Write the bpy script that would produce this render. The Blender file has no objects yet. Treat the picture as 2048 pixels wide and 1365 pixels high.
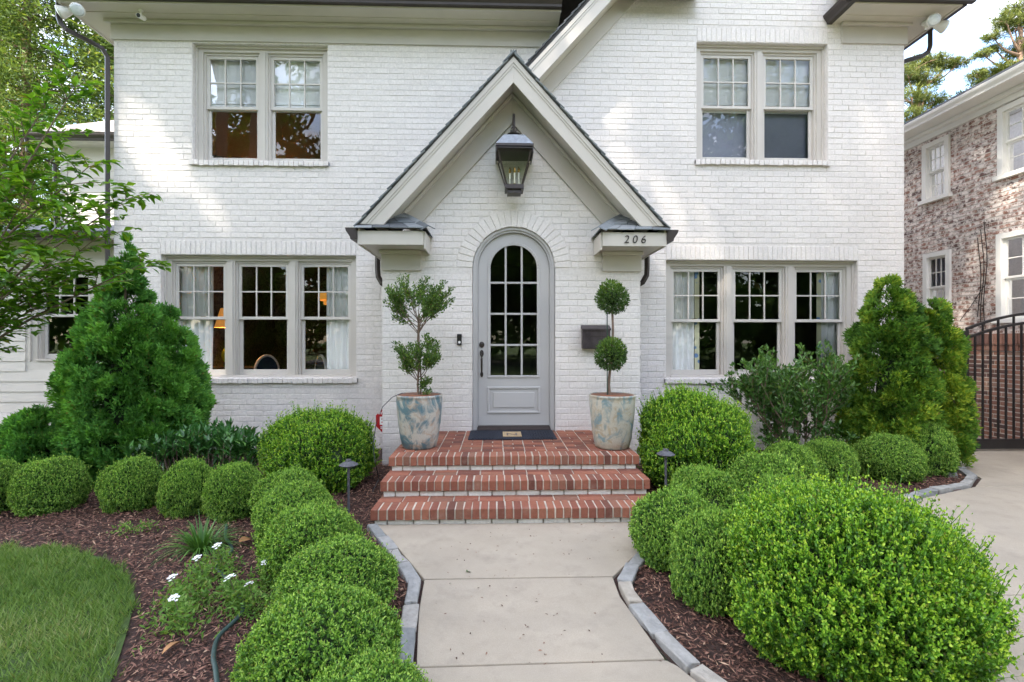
import bpy, bmesh, math, random
import numpy as np
from mathutils import Vector, Matrix, noise as mnoise
random.seed(7); rng = np.random.default_rng(11)
S = bpy.context.scene; C = S.collection
R = math.radians
# ------------------------------------------------------------------ camera, sky, sun, exposure
TH = R(1.73); EYE = 1.6; FP = 960.0
cam = bpy.data.cameras.new('camera'); cam.lens = 36*FP/2048; cam.sensor_width = 36; cam.clip_end = 1500; cam.clip_start = .05
camo = bpy.data.objects.new('camera', cam); C.objects.link(camo)
camo.location = (0, 0, EYE); camo.rotation_euler = (R(90), 0, -TH); S.camera = camo
SUN_FROM = Vector((-.67, -.48, 1)).normalized()
w = bpy.data.worlds.new('World'); S.world = w; w.use_nodes = True
nt = w.node_tree; nt.nodes.clear()
def wn(t): return nt.nodes.new(t)
sky = wn('ShaderNodeTexSky'); sky.sky_type = 'NISHITA'; sky.sun_disc = False
sky.sun_elevation = math.asin(SUN_FROM.z); sky.sun_rotation = math.atan2(SUN_FROM.x, SUN_FROM.y)
sky.air_density = 1.0; sky.dust_density = 1.5; sky.ozone_density = .6
tc = wn('ShaderNodeTexCoord'); mp = wn('ShaderNodeMapping'); mp.inputs['Scale'].default_value = (1.6, 1.6, 5.5); mp.inputs['Location'].default_value = (0.5, 2.2, 4.1)
nz = wn('ShaderNodeTexNoise'); nz.inputs['Scale'].default_value = 2.1; nz.inputs['Detail'].default_value = 7; nz.inputs['Roughness'].default_value = .55
rp = wn('ShaderNodeValToRGB'); rp.color_ramp.elements[0].position = .45; rp.color_ramp.elements[1].position = .73
mx = wn('ShaderNodeMix'); mx.data_type = 'RGBA'; mx.inputs['B'].default_value = (7.3, 6.6, 5.7, 1)
bg = wn('ShaderNodeBackground'); bg.inputs['Strength'].default_value = .125; wo = wn('ShaderNodeOutputWorld')
L = nt.links.new
L(tc.outputs['Generated'], mp.inputs['Vector']); L(mp.outputs['Vector'], nz.inputs['Vector']); L(nz.outputs['Fac'], rp.inputs['Fac'])
L(rp.outputs['Color'], mx.inputs['Factor']); L(sky.outputs['Color'], mx.inputs['A']); L(mx.outputs['Result'], bg.inputs['Color']); L(bg.outputs['Background'], wo.inputs['Surface'])
sl = bpy.data.lights.new('sun', 'SUN'); sl.energy = 3.2; sl.angle = R(.53); sl.color = (1, .91, .78)
so = bpy.data.objects.new('sun', sl); C.objects.link(so); so.rotation_euler = SUN_FROM.to_track_quat('Z', 'Y').to_euler(); so.location = (-12, -8, 20)
vs = S.view_settings; vs.view_transform = 'Standard'; vs.look = 'None'; vs.exposure = 2.77; vs.gamma = 1.0; vs.use_curve_mapping = False
S.render.engine = 'CYCLES'
S.cycles.max_bounces = 7; S.cycles.diffuse_bounces = 4; S.cycles.glossy_bounces = 3; S.cycles.transparent_max_bounces = 8

# ------------------------------------------------------------------ helpers
def at(px, py, Y):
    u = (px-1024)/FP; v = (683-py)/FP; t = Y/(math.cos(TH)-u*math.sin(TH))
    return Vector((t*(math.sin(TH)+u*math.cos(TH)), Y, EYE+v*t))
def ground(px, py, z=0.):
    u = (px-1024)/FP; v = (683-py)/FP; t = (z-EYE)/v
    return Vector((t*(math.sin(TH)+u*math.cos(TH)), t*(math.cos(TH)-u*math.sin(TH)), z))
def tag(o, label=None, cat=None, group=None, kind=None):
    if label: o['label'] = label
    if cat: o['category'] = cat
    if group: o['group'] = group
    if kind: o['kind'] = kind
    return o
def empty(name, loc, label=None, cat=None, group=None, rz=0):
    o = bpy.data.objects.new(name, None); C.objects.link(o); o.location = loc; o.rotation_euler.z = rz; o.empty_display_size = .1
    return tag(o, label, cat, group)
def link(name, me, parent=None, loc=None, mats=None):
    if mats:
        me.materials.clear()
        for m in mats: me.materials.append(m)
    o = bpy.data.objects.new(name, me); C.objects.link(o)
    if loc is not None: o.location = loc
    if parent is not None:
        o.parent = parent
    return o
class MB:
    """collects faces in world coordinates; build() links them as one mesh object"""
    def __init__(s): s.v = []; s.f = []
    def add(s, vs, fs):
        n = len(s.v); s.v += [tuple(p) for p in vs]; s.f += [tuple(i+n for i in f) for f in fs]; return s
    def box(s, x0, x1, y0, y1, z0, z1):
        return s.add([(x0,y0,z0),(x1,y0,z0),(x1,y1,z0),(x0,y1,z0),(x0,y0,z1),(x1,y0,z1),(x1,y1,z1),(x0,y1,z1)],
                     [(3,2,1,0),(4,5,6,7),(0,1,5,4),(1,2,6,5),(2,3,7,6),(3,0,4,7)])
    def prism(s, pts, vec):
        n = len(pts); vec = Vector(vec); a = [Vector(p) for p in pts]
        return s.add(a+[p+vec for p in a], [tuple(range(n-1, -1, -1)), tuple(range(n, 2*n))]+[(i, (i+1) % n, n+(i+1) % n, n+i) for i in range(n)])
    def poly(s, pts): return s.add(pts, [tuple(range(len(pts)))])
    def tube(s, path, rad, n=8, cap=True):
        path = [Vector(p) for p in path]
        if not hasattr(rad, '__len__'): rad = [rad]*len(path)
        vs = []; fs = []; ref = Vector((0, 0, 1))
        for i, p in enumerate(path):
            d = (path[min(i+1, len(path)-1)]-path[max(i-1, 0)]).normalized()
            if abs(d.dot(ref)) > .95: ref = Vector((1, 0, 0)) if abs(d.x) < .9 else Vector((0, 1, 0))
            a = d.cross(ref).normalized(); b = d.cross(a); ref = -(d.cross(a)).cross(d).cross(d) if False else ref
            for k in range(n):
                t = 2*math.pi*k/n; vs.append(p+a*(rad[i]*math.cos(t))+b*(rad[i]*math.sin(t)))
        for i in range(len(path)-1):
            for k in range(n):
                fs.append((i*n+k, i*n+(k+1) % n, (i+1)*n+(k+1) % n, (i+1)*n+k))
        if cap: fs += [tuple(range(n-1, -1, -1)), tuple(range((len(path)-1)*n, len(path)*n))]
        return s.add(vs, fs)
    def lathe(s, prof, c=(0, 0, 0), n=28, sq=None):
        vs = []; fs = []; c = Vector(c)
        for r, z in prof:
            for k in range(n):
                t = 2*math.pi*(k+.5)/n; vs.append((c.x+r*math.cos(t), c.y+r*math.sin(t), c.z+z))
        for i in range(len(prof)-1):
            for k in range(n): fs.append((i*n+k, i*n+(k+1) % n, (i+1)*n+(k+1) % n, (i+1)*n+k))
        if prof[0][0] > 1e-5: fs.append(tuple(range(n-1, -1, -1)))
        if prof[-1][0] > 1e-5: fs.append(tuple(range((len(prof)-1)*n, len(prof)*n)))
        return s.add(vs, fs)
    def mesh(s, name, mat, smooth=False):
        me = bpy.data.meshes.new(name); me.from_pydata(s.v, [], s.f)
        bm = bmesh.new(); bm.from_mesh(me); bmesh.ops.recalc_face_normals(bm, faces=bm.faces); bm.to_mesh(me); bm.free()
        if mat: me.materials.append(mat)
        me.shade_smooth() if smooth else me.shade_flat()
        return me
    def build(s, name, mat, parent=None, smooth=False, bevel=0, org=None):
        """org: world position of the object's origin (its parent's origin when it is a part)"""
        o = org if org is not None else (wpos(parent) if parent is not None else Vector((0, 0, 0)))
        o = Vector(o)
        if o.length > 0: s.v = [(a-o.x, b-o.y, c_-o.z) for a, b, c_ in s.v]
        me = s.mesh(name, mat, smooth); ob = link(name, me, parent)
        pw = wpos(parent) if parent is not None else Vector((0, 0, 0))
        ob.location = o-pw
        if bevel:
            m = ob.modifiers.new('bevel', 'BEVEL'); m.width = bevel; m.segments = 2; m.limit_method = 'ANGLE'
        return ob
def wpos(o):
    p = Vector(o.location)
    while o.parent is not None: o = o.parent; p += Vector(o.location)
    return p
def np_mesh(name, V, F, mats, attr=None, midx=None, smooth=False):
    me = bpy.data.meshes.new(name); V = np.asarray(V, np.float32); F = np.asarray(F, np.int32); n, k = F.shape
    me.vertices.add(len(V)); me.vertices.foreach_set('co', V.ravel())
    me.loops.add(n*k); me.loops.foreach_set('vertex_index', F.ravel())
    me.polygons.add(n); me.polygons.foreach_set('loop_start', np.arange(0, n*k, k, dtype=np.int32))
    if midx is not None: me.polygons.foreach_set('material_index', np.asarray(midx, np.int32))
    if attr is not None:
        a = me.attributes.new('age', 'FLOAT', 'POINT'); a.data.foreach_set('value', np.asarray(attr, np.float32))
    for m in mats: me.materials.append(m)
    me.update(calc_edges=True); me.validate()
    me.shade_smooth() if smooth else me.shade_flat()
    return me
def unit(a): return a/np.maximum(np.linalg.norm(a, axis=1, keepdims=True), 1e-9)
def leaf_arrays(P, D, Ln, W, N=None, fold=.25, mid=.45):
    n = len(P); D = unit(D)
    if N is None: N = rng.normal(size=(n, 3))
    Sd = unit(np.cross(D, N)); N = np.cross(Sd, D)
    Ln = np.broadcast_to(np.asarray(Ln, float), (n,))[:, None]; W = np.broadcast_to(np.asarray(W, float), (n,))[:, None]
    a = P; b = P+D*Ln*mid-Sd*W/2+N*W*fold; c_ = P+D*Ln; d = P+D*Ln*mid+Sd*W/2+N*W*fold
    V = np.stack([a, b, c_, d], 1).reshape(-1, 3); i = np.arange(n)*4
    F = np.concatenate([np.stack([i, i+1, i+2], 1), np.stack([i, i+2, i+3], 1)])
    return V, F
def round_leaf_arrays(P, D, Ln, W, N, fold=.15):
    n = len(P); D = unit(D); Sd = unit(np.cross(D, N)); N = np.cross(Sd, D); Ln = Ln[:, None]; W = W[:, None]
    pts = [P]+[P+D*Ln*f+Sd*W*g+N*W*fold*abs(g)*2 for f, g in ((.28, -.42), (.72, -.40), (1, 0), (.72, .40), (.28, .42))]
    V = np.stack(pts, 1).reshape(-1, 3); i = np.arange(n)*6
    return V, np.concatenate([np.stack([i, i+1, i+2, i+3], 1), np.stack([i, i+3, i+4, i+5], 1)])
def join_arr(parts):
    V = []; F = []; A = []; M = []; o = 0
    for v, f, a, m in parts:
        V.append(v); F.append(f+o); A.append(np.broadcast_to(a, (len(v),)) if np.ndim(a) == 0 else a); M.append(np.full(len(f), m)); o += len(v)
    return np.concatenate(V), np.concatenate(F), np.concatenate(A), np.concatenate(M)

# ------------------------------------------------------------------ materials
class NM:
    def __init__(s, name):
        s.m = bpy.data.materials.new(name); s.m.use_nodes = True; s.t = s.m.node_tree; s.b = s.t.nodes['Principled BSDF']; s.out = s.t.nodes['Material Output']
    def n(s, t, **kw):
        x = s.t.nodes.new(t)
        for k, v in kw.items():
            if k in x.inputs: x.inputs[k].default_value = v
            else: setattr(x, k, v)
        return x
    def l(s, a, b): s.t.links.new(a, b)
    def noise(s, scale, detail=5, rough=.55, coord='Object', sc=None, dist=0):
        tc = s.n('ShaderNodeTexCoord'); z = s.n('ShaderNodeTexNoise', Scale=scale, Detail=detail, Roughness=rough, Distortion=dist)
        src = tc.outputs[coord] if coord != 'Position' else s.n('ShaderNodeNewGeometry').outputs['Position']
        if sc:
            mp = s.n('ShaderNodeMapping'); mp.inputs['Scale'].default_value = sc; s.l(src, mp.inputs['Vector']); src = mp.outputs['Vector']
        s.l(src, z.inputs['Vector']); return z.outputs['Fac']
    def ramp(s, fac, stops):
        r = s.n('ShaderNodeValToRGB'); e = r.color_ramp.elements
        while len(e) < len(stops): e.new(.5)
        for i, (p, c) in enumerate(stops): e[i].position = p; e[i].color = (*c, 1) if len(c) == 3 else c
        s.l(fac, r.inputs['Fac']); return r.outputs['Color']
    def mix(s, fac, a, b, mode='MIX'):
        m = s.n('ShaderNodeMix', data_type='RGBA', blend_type=mode)
        for v, k in ((fac, 'Factor'), (a, 'A'), (b, 'B')):
            if hasattr(v, 'links'): s.l(v, m.inputs[k])
            else: m.inputs[k].default_value = v if np.ndim(v) == 0 else (*v, 1)
        return m.outputs['Result']
    def bump(s, h, strength=.3, dist=.01):
        b = s.n('ShaderNodeBump', Strength=strength, Distance=dist); s.l(h, b.inputs['Height']); s.l(b.outputs['Normal'], s.b.inputs['Normal'])
    def col(s, c):
        if hasattr(c, 'links'): s.l(c, s.b.inputs['Base Color'])
        else: s.b.inputs['Base Color'].default_value = (*c, 1)
    def rough(s, r, spec=.4, metal=0):
        s.b.inputs['Roughness'].default_value = r; s.b.inputs['Specular IOR Level'].default_value = spec; s.b.inputs['Metallic'].default_value = metal
def simple(name, c, rough=.6, var=.12, scale=14, bump=.0, spec=.4, metal=0, bscale=60, bdist=.004):
    k = NM(name); z = k.noise(scale, coord='Position')
    k.col(k.ramp(z, [(.3, tuple(x*(1-var) for x in c)), (.7, tuple(min(1, x*(1+var)) for x in c))])); k.rough(rough, spec, metal)
    if bump: k.bump(k.noise(bscale, 4, coord='Position'), bump, bdist)
    return k.m
M = {}
def brickmat(name, stops, bump=.5, rough=.7, white=None, island=True, spec=.3, wscale=9, dirt=None):
    k = NM(name)
    r = k.n('ShaderNodeNewGeometry').outputs['Random Per Island'] if island else k.n('ShaderNodeObjectInfo').outputs['Random']
    c = k.ramp(r, stops); z = k.noise(38, 6, .65, coord='Position')
    c = k.mix(.35, c, k.ramp(z, [(.3, (.55, .55, .55)), (.75, (1.25, 1.25, 1.25))]), 'MULTIPLY')
    if white:
        zz = k.noise(wscale, 8, .7, coord='Position'); c = k.mix(k.ramp(zz, white[0]), c, white[1])
    if dirt:
        zd = k.noise(dirt[0], 7, .6, coord='Position', sc=(1, 1, .45)); c = k.mix(k.ramp(zd, [(dirt[1], (0, 0, 0)), (dirt[1]+.14, (dirt[2],)*3)]), c, dirt[3])
    if dirt:
        zc_ = k.noise(26, 2, .5, coord='Position', sc=(1, 1, 1.8)); c = k.mix(k.ramp(zc_, [(.745, (0, 0, 0)), (.77, (.75, .75, .75))]), c, (.33, .31, .29))
    k.col(c); k.rough(rough, spec); k.bump(k.noise(70, 5, .6, coord='Position'), bump, .006); return k.m
WB = [(0, (.715, .675, .65)), (.5, (.735, .695, .67)), (1, (.755, .715, .69))]
M['wbrick'] = brickmat('white painted brick', WB, .45, .6, dirt=(5, .62, .16, (.62, .60, .56)))
M['wbrick1'] = brickmat('white painted brick single', WB, .45, .6, island=False, dirt=(5, .62, .16, (.62, .60, .56)))
k = NM('white painted mortar'); k.col(k.ramp(k.noise(25, 6, .6, 'Position'), [(.3, (.60, .565, .54)), (.6, (.705, .668, .645))])); k.rough(.75); k.bump(k.noise(55, 5, .7, 'Position'), .6, .008); M['wmortar'] = k.m
RB = [(0, (.13, .055, .04)), (.22, (.21, .075, .05)), (.5, (.27, .10, .062)), (.8, (.31, .125, .078)), (1, (.20, .10, .068))]
M['rbrick'] = brickmat('red clay brick', RB, .6, .75, island=False, white=([(.56, (0, 0, 0)), (.72, (.45, .45, .45))], (.36, .25, .19)), wscale=6)
M['mortar'] = simple('pale mortar', (.46, .41, .34), .85, .28, 9, .5)
M['riser'] = brickmat('limewashed riser brick', [(0, (.66, .63, .57)), (1, (.78, .76, .71))], .5, .7, island=False, dirt=(11, .6, .5, (.42, .37, .30)))
NB = [(0, (.12, .078, .072)), (.35, (.25, .13, .10)), (.7, (.36, .19, .14)), (1, (.33, .22, .175))]
M['nbrick'] = brickmat('whitewashed neighbour brick', NB, .4, .8, white=([(.44, (0, 0, 0)), (.55, (.92, .92, .92))], (.82, .74, .69)), wscale=11)
M['nbase'] = brickmat('neighbour base brick', NB, .4, .8)
M['nmortar'] = simple('neighbour mortar', (.58, .53, .49), .85, .15, 20, .4)
M['trim'] = simple('greige painted trim', (.53, .495, .455), .45, .04, 3, .06)
M['sash'] = simple('grey painted sash', (.57, .54, .505), .4, .03, 3)
M['door'] = simple('pale grey door paint', (.45, .44, .44), .33, .03, 2, .03, bscale=20)
M['soffit'] = simple('cream soffit paint', (.56, .52, .44), .5, .04, 3)
M['bronze'] = simple('dark bronze gutter', (.04, .031, .028), .4, .15, 5, spec=.4)
M['black'] = simple('black metal', (.015, .015, .016), .35, .2, 8, spec=.5)
M['iron'] = simple('oil rubbed bronze', (.028, .019, .017), .38, .3, 20, spec=.5)
M['zinc'] = simple('weathered zinc', (.27, .30, .35), .4, .25, 22, metal=.15)
k = NM('asphalt shingle'); r = k.n('ShaderNodeNewGeometry').outputs['Random Per Island']
c = k.ramp(r, [(0, (.085, .09, .10)), (.5, (.14, .15, .165)), (1, (.20, .205, .22))]); k.col(k.mix(.5, c, k.ramp(k.noise(260, 3, .7, 'Position'), [(.3, (.5, .5, .5)), (.7, (1.4, 1.4, 1.4))]), 'MULTIPLY')); k.rough(.9, .2); k.bump(k.noise(200, 3, .7, 'Position'), .5, .004); M['shingle'] = k.m
k = NM('asphalt shingle single'); r = k.n('ShaderNodeObjectInfo').outputs['Random']
c = k.ramp(r, [(0, (.10, .11, .12)), (.5, (.17, .19, .205)), (1, (.27, .29, .305))]); k.col(k.mix(.5, c, k.ramp(k.noise(260, 3, .7, 'Position'), [(.3, (.5, .5, .5)), (.7, (1.4, 1.4, 1.4))]), 'MULTIPLY')); k.rough(.9, .2); k.bump(k.noise(200, 3, .7, 'Position'), .5, .004); M['shingle1'] = k.m
k = NM('pale weathered shingle'); r = k.n('ShaderNodeNewGeometry').outputs['Random Per Island']
c = k.ramp(r, [(0, (.22, .20, .19)), (1, (.36, .335, .33))]); k.col(c); k.rough(.9, .2); k.bump(k.noise(200, 3, .7, 'Position'), .4, .004); M['pshingle'] = k.m
M['siding'] = simple('cream clapboard paint', (.60, .57, .525), .5, .03, 3, .05)
k = NM('window glass'); fr = k.n('ShaderNodeFresnel', IOR=1.5); tr = k.n('ShaderNodeBsdfTransparent'); gl = k.n('ShaderNodeBsdfGlossy', Roughness=.0); tr.inputs['Color'].default_value = (.96, .97, .965, 1)
bp = k.n('ShaderNodeBump', Strength=.04, Distance=.02); k.l(k.noise(2.2, 2, coord='Position'), bp.inputs['Height']); k.l(bp.outputs['Normal'], gl.inputs['Normal'])
mt = k.n('ShaderNodeMath', operation='MULTIPLY_ADD'); mt.inputs[1].default_value = 1.4; mt.inputs[2].default_value = .0; k.l(fr.outputs[0], mt.inputs[0]); ms = k.n('ShaderNodeMixShader')
k.l(mt.outputs[0], ms.inputs[0]); k.l(tr.outputs[0], ms.inputs[1]); k.l(gl.outputs[0], ms.inputs[2]); k.l(ms.outputs[0], k.out.inputs['Surface']); M['glass'] = k.m
def fabric(name, c, tl=.08):
    k = NM(name); k.col(c); k.rough(.9, .1); t = k.n('ShaderNodeBsdfTranslucent'); t.inputs['Color'].default_value = (*c, 1); ms = k.n('ShaderNodeMixShader'); ms.inputs[0].default_value = tl
    k.l(k.b.outputs[0], ms.inputs[1]); k.l(t.outputs[0], ms.inputs[2]); k.l(ms.outputs[0], k.out.inputs['Surface']); return k.m
M['curtain'] = fabric('white curtain linen', (.92, .92, .92)); M['shade'] = fabric('white roman shade', (.88, .89, .9))
k = NM('blue sprig trim fabric'); vo = k.n('ShaderNodeTexVoronoi', Scale=9.0); k.l(k.n('ShaderNodeNewGeometry').outputs['Position'], vo.inputs['Vector'])
k.col(k.mix(k.ramp(vo.outputs['Distance'], [(.3, (1, 1, 1)), (.38, (0, 0, 0))]), (.62, .60, .42), (.16, .27, .5))); k.rough(.9, .1); M['sprig'] = k.m
k = NM('brown lattice tape'); vo = k.n('ShaderNodeTexVoronoi', Scale=70.0); k.l(k.n('ShaderNodeNewGeometry').outputs['Position'], vo.inputs['Vector']); k.col(k.ramp(vo.outputs['Distance'], [(.3, (.2, .17, .16)), (.5, (.6, .58, .56))])); k.rough(.9, .1); M['tape'] = k.m
M['skytone_blind'] = simple('slate sky tone and blind', (.21, .225, .29), .7, .08, 3)  # bluish slate stands in for sky mirrored in the upper right panes
k = NM('dark damask wallpaper'); z = k.noise(5, 3, .6, 'Position', dist=2.5); k.col(k.ramp(z, [(.42, (.07, .055, .045)), (.5, (.22, .18, .14)), (.56, (.07, .055, .045))])); k.rough(.6, .3); M['paper'] = k.m
M['tanwall'] = simple('tan grasscloth wall', (.50, .30, .18), .8, .1, 40)
M['darkroom'] = simple('dark room wall', (.13, .11, .09), .8, .2, 5)
M['floorwood'] = simple('dark oak floor', (.07, .04, .025), .4, .2, 8)
M['darkwood'] = simple('dark furniture wood', (.03, .016, .01), .35, .2, 8)
k = NM('lit pleated shade'); k.col((.7, .4, .15)); k.b.inputs['Emission Color'].default_value = (1, .42, .08, 1); k.b.inputs['Emission Strength'].default_value = .06; k.rough(.8); M['lampshade'] = k.m
k = NM('lit chandelier band'); k.col((.6, .3, .08)); k.b.inputs['Emission Color'].default_value = (1, .45, .08, 1); k.b.inputs['Emission Strength'].default_value = .07; M['chand'] = k.m
k = NM('lit bulb'); k.col((1, .8, .5)); k.b.inputs['Emission Color'].default_value = (1, .65, .25, 1); k.b.inputs['Emission Strength'].default_value = .8; M['bulb'] = k.m
M['greenglass'] = simple('lime green glaze', (.22, .30, .02), .12, .1, 4, spec=.6)
M['whitewood'] = simple('white painted wood', (.75, .74, .72), .4, .03, 5)
M['navy'] = simple('navy upholstery', (.02, .035, .07), .8, .2, 20)
M['plastic'] = simple('white plastic', (.75, .74, .70), .35, .03, 5)
M['lens'] = simple('flood lamp lens', (.62, .66, .68), .08, .1, 30, spec=.7)
M['brass'] = simple('aged brass', (.45, .28, .08), .25, .2, 30, metal=.9)
M['candle'] = simple('ivory candle sleeve', (.78, .76, .66), .5, .04, 10)
M['copper'] = simple('aged copper mailbox', (.06, .05, .055), .42, .35, 9, metal=.35)
k = NM('concrete'); z = k.noise(2.2, 9, .7, 'Position'); z2 = k.noise(240, 3, .7, 'Position'); c = k.ramp(z, [(.3, (.36, .31, .24)), (.7, (.43, .373, .292))])
c = k.mix(.5, c, k.ramp(z2, [(.25, (.62, .62, .62)), (.7, (1.2, 1.2, 1.2))]), 'MULTIPLY'); z3 = k.noise(4.5, 7, .7, 'Position'); c = k.mix(k.ramp(z3, [(.52, (0, 0, 0)), (.72, (.5, .5, .5))]), c, (.23, .20, .165)); z4 = k.noise(.9, 5, .6, 'Position', dist=1); c = k.mix(k.ramp(z4, [(.35, (.3, .3, .3)), (.62, (0, 0, 0))]), c, (.24, .215, .18)); k.col(c); k.rough(.85, .3); k.bump(z2, .25, .003); M['concrete'] = k.m
k = NM('bluestone edging'); r = k.n('ShaderNodeObjectInfo').outputs['Random']; c = k.ramp(r, [(0, (.22, .23, .225)), (.45, (.31, .31, .30)), (.8, (.36, .345, .315)), (.93, (.44, .38, .30)), (1, (.38, .34, .28))])
c = k.mix(.6, c, k.ramp(k.noise(14, 7, .65, 'Position'), [(.3, (.6, .6, .6)), (.7, (1.25, 1.25, 1.25))]), 'MULTIPLY'); k.col(c); k.rough(.8, .3); k.bump(k.noise(30, 6, .7, 'Position'), .7, .012); M['stone'] = k.m
M['soil'] = simple('mulch soil', (.048, .027, .021), .95, .5, 25, 1, bscale=45, bdist=.02)
k = NM('shredded bark'); r = k.n('ShaderNodeNewGeometry').outputs['Random Per Island']; k.col(k.ramp(r, [(0, (.055, .027, .02)), (.45, (.14, .068, .05)), (.8, (.23, .12, .088)), (.94, (.33, .19, .13)), (1, (.5, .34, .23))])); k.rough(.85, .25); M['bark'] = k.m
M['turf'] = simple('turf soil', (.05, .085, .02), .95, .4, 12, .5)
M['earth'] = simple('far ground grass', (.075, .12, .03), .95, .35, .6, .3, bscale=8, bdist=.05)
M['asphalt'] = simple('asphalt', (.05, .05, .052), .9, .2, 8, .3)
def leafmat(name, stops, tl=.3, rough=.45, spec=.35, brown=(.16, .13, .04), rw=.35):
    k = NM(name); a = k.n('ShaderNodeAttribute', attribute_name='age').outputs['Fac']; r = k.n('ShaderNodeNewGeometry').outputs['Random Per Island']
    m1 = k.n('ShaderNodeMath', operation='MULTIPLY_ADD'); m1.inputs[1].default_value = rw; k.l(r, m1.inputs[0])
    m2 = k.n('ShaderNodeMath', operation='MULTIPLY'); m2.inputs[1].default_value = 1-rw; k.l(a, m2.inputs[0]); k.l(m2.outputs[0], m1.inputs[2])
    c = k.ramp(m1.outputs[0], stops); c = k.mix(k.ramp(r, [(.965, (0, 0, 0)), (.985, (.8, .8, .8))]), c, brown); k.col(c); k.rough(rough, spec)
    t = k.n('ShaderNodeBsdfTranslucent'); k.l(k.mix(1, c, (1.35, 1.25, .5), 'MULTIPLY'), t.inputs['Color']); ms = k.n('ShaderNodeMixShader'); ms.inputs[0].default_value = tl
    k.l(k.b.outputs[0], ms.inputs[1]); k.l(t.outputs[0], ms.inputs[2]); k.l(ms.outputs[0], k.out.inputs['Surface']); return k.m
M['box'] = leafmat('boxwood leaf', [(0, (0.034, 0.092, 0.018)), (.38, (0.103, 0.236, 0.037)), (.7, (0.241, 0.437, 0.067)), (1, (0.460, 0.632, 0.127))], rw=.22)  # pale end is new growth; dark end also paints the shaded hollows
M['boxlime'] = leafmat('fresh boxwood leaf', [(0, (0.028, 0.086, 0.011)), (.38, (0.081, 0.218, 0.021)), (.68, (0.218, 0.437, 0.034)), (1, (0.483, 0.644, 0.069))], spec=.45, rough=.36, rw=.2)
M['thuja'] = leafmat('arborvitae spray', [(0, (0.039, 0.114, 0.032)), (.5, (0.102, 0.281, 0.051)), (1, (0.239, 0.526, 0.079))], .2, .6, .2)
M['thujay'] = leafmat('bright arborvitae spray', [(0, (0.024, 0.068, 0.015)), (.45, (0.075, 0.180, 0.024)), (.75, (0.165, 0.307, 0.033)), (1, (0.450, 0.510, 0.053))], .2, .6, .2)
M['glossy'] = leafmat('glossy dark leaf', [(0, (.022, .062, .014)), (.55, (.06, .15, .026)), (1, (.15, .28, .05))], .15, .32, .45)
M['laurel'] = leafmat('laurel leaf', [(0, (0.033, 0.105, 0.033)), (.6, (0.070, 0.211, 0.047)), (1, (0.164, 0.374, 0.070))], .2, .3, .5)
M['topiary'] = leafmat('topiary leaf', [(0, (0.032, 0.072, 0.022)), (.55, (0.088, 0.176, 0.032)), (1, (0.240, 0.352, 0.048))], .25, .4, .4)
M['dogwood'] = leafmat('dogwood leaf', [(0, (0.047, 0.135, 0.020)), (.5, (0.101, 0.243, 0.024)), (1, (0.216, 0.378, 0.034))], .42, .5, .3, rw=.7)
k = NM('dogwood leaf single'); r = k.n('ShaderNodeObjectInfo').outputs['Random']; c = k.ramp(r, [(0, (.055, .15, .02)), (.5, (.11, .25, .024)), (1, (.21, .37, .034))]); k.col(c); k.rough(.5, .3)
t = k.n('ShaderNodeBsdfTranslucent'); k.l(k.mix(1, c, (1.35, 1.25, .5), 'MULTIPLY'), t.inputs['Color']); ms = k.n('ShaderNodeMixShader'); ms.inputs[0].default_value = .42; k.l(k.b.outputs[0], ms.inputs[1]); k.l(t.outputs[0], ms.inputs[2]); k.l(ms.outputs[0], k.out.inputs['Surface']); M['dogwood1'] = k.m
k = NM('laurel leaf single'); r = k.n('ShaderNodeObjectInfo').outputs['Random']; k.col(k.ramp(r, [(0, (.03, .09, .024)), (.6, (.058, .17, .034)), (1, (.13, .29, .05))])); k.rough(.28, .5); M['laurel1'] = k.m
M['conifer'] = leafmat('background conifer spray', [(0, (0.042, 0.075, 0.028)), (.5, (0.094, 0.150, 0.042)), (1, (0.206, 0.262, 0.066))], .3, .7, .1)
M['pine'] = leafmat('pine needles', [(0, (.045, .06, .02)), (.5, (.10, .125, .035)), (1, (.20, .215, .06))], .2, .7, .1)
M['oak'] = leafmat('oak leaf', [(0, (.03, .075, .015)), (.5, (.055, .13, .02)), (1, (.11, .2, .03))], .3, .6, .2)
M['grass'] = leafmat('grass blade', [(0, (0.049, 0.113, 0.022)), (.4, (0.113, 0.216, 0.040)), (.75, (0.216, 0.325, 0.089)), (1, (0.492, 0.473, 0.265))], .3, .5, .3, rw=.6)
M['blade'] = leafmat('liriope blade', [(0, (0.036, 0.108, 0.027)), (.6, (0.090, 0.216, 0.036)), (1, (0.198, 0.342, 0.081))], .2, .4, .4, rw=.6)
M['herb'] = leafmat('verbena leaf', [(0, (0.075, 0.165, 0.030)), (.5, (0.135, 0.270, 0.053)), (1, (0.300, 0.405, 0.105))], .3, .6, .2, rw=.6)
M['core'] = simple('dark shade core', (.02, .036, .012), .95, .4, 30)  # opaque filler core; dark colour stands in for shade inside the foliage
M['barkd'] = simple('grey brown bark', (.13, .095, .07), .9, .3, 20, .8, bscale=30, bdist=.02)
M['barkp'] = simple('pine bark', (.22, .14, .10), .9, .3, 6, .8, bscale=8, bdist=.06)
M['twig'] = simple('twig bark', (.17, .12, .09), .85, .25, 30, .4)
M['petal'] = simple('white petal', (.85, .85, .86), .6, .03, 10)
M['hose'] = simple('green hose', (.035, .065, .058), .45, .2, 8)
M['dry'] = simple('dry leaf', (.33, .17, .07), .8, .3, 20)
M['rubber'] = simple('navy rubber mat', (.012, .016, .028), .8, .4, 40, .8, bscale=60, bdist=.01)
M['coir'] = simple('beige coir', (.42, .31, .18), .9, .2, 60, .5)
M['redsign'] = simple('red sign enamel', (.42, .015, .02), .35, .05, 5)
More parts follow.
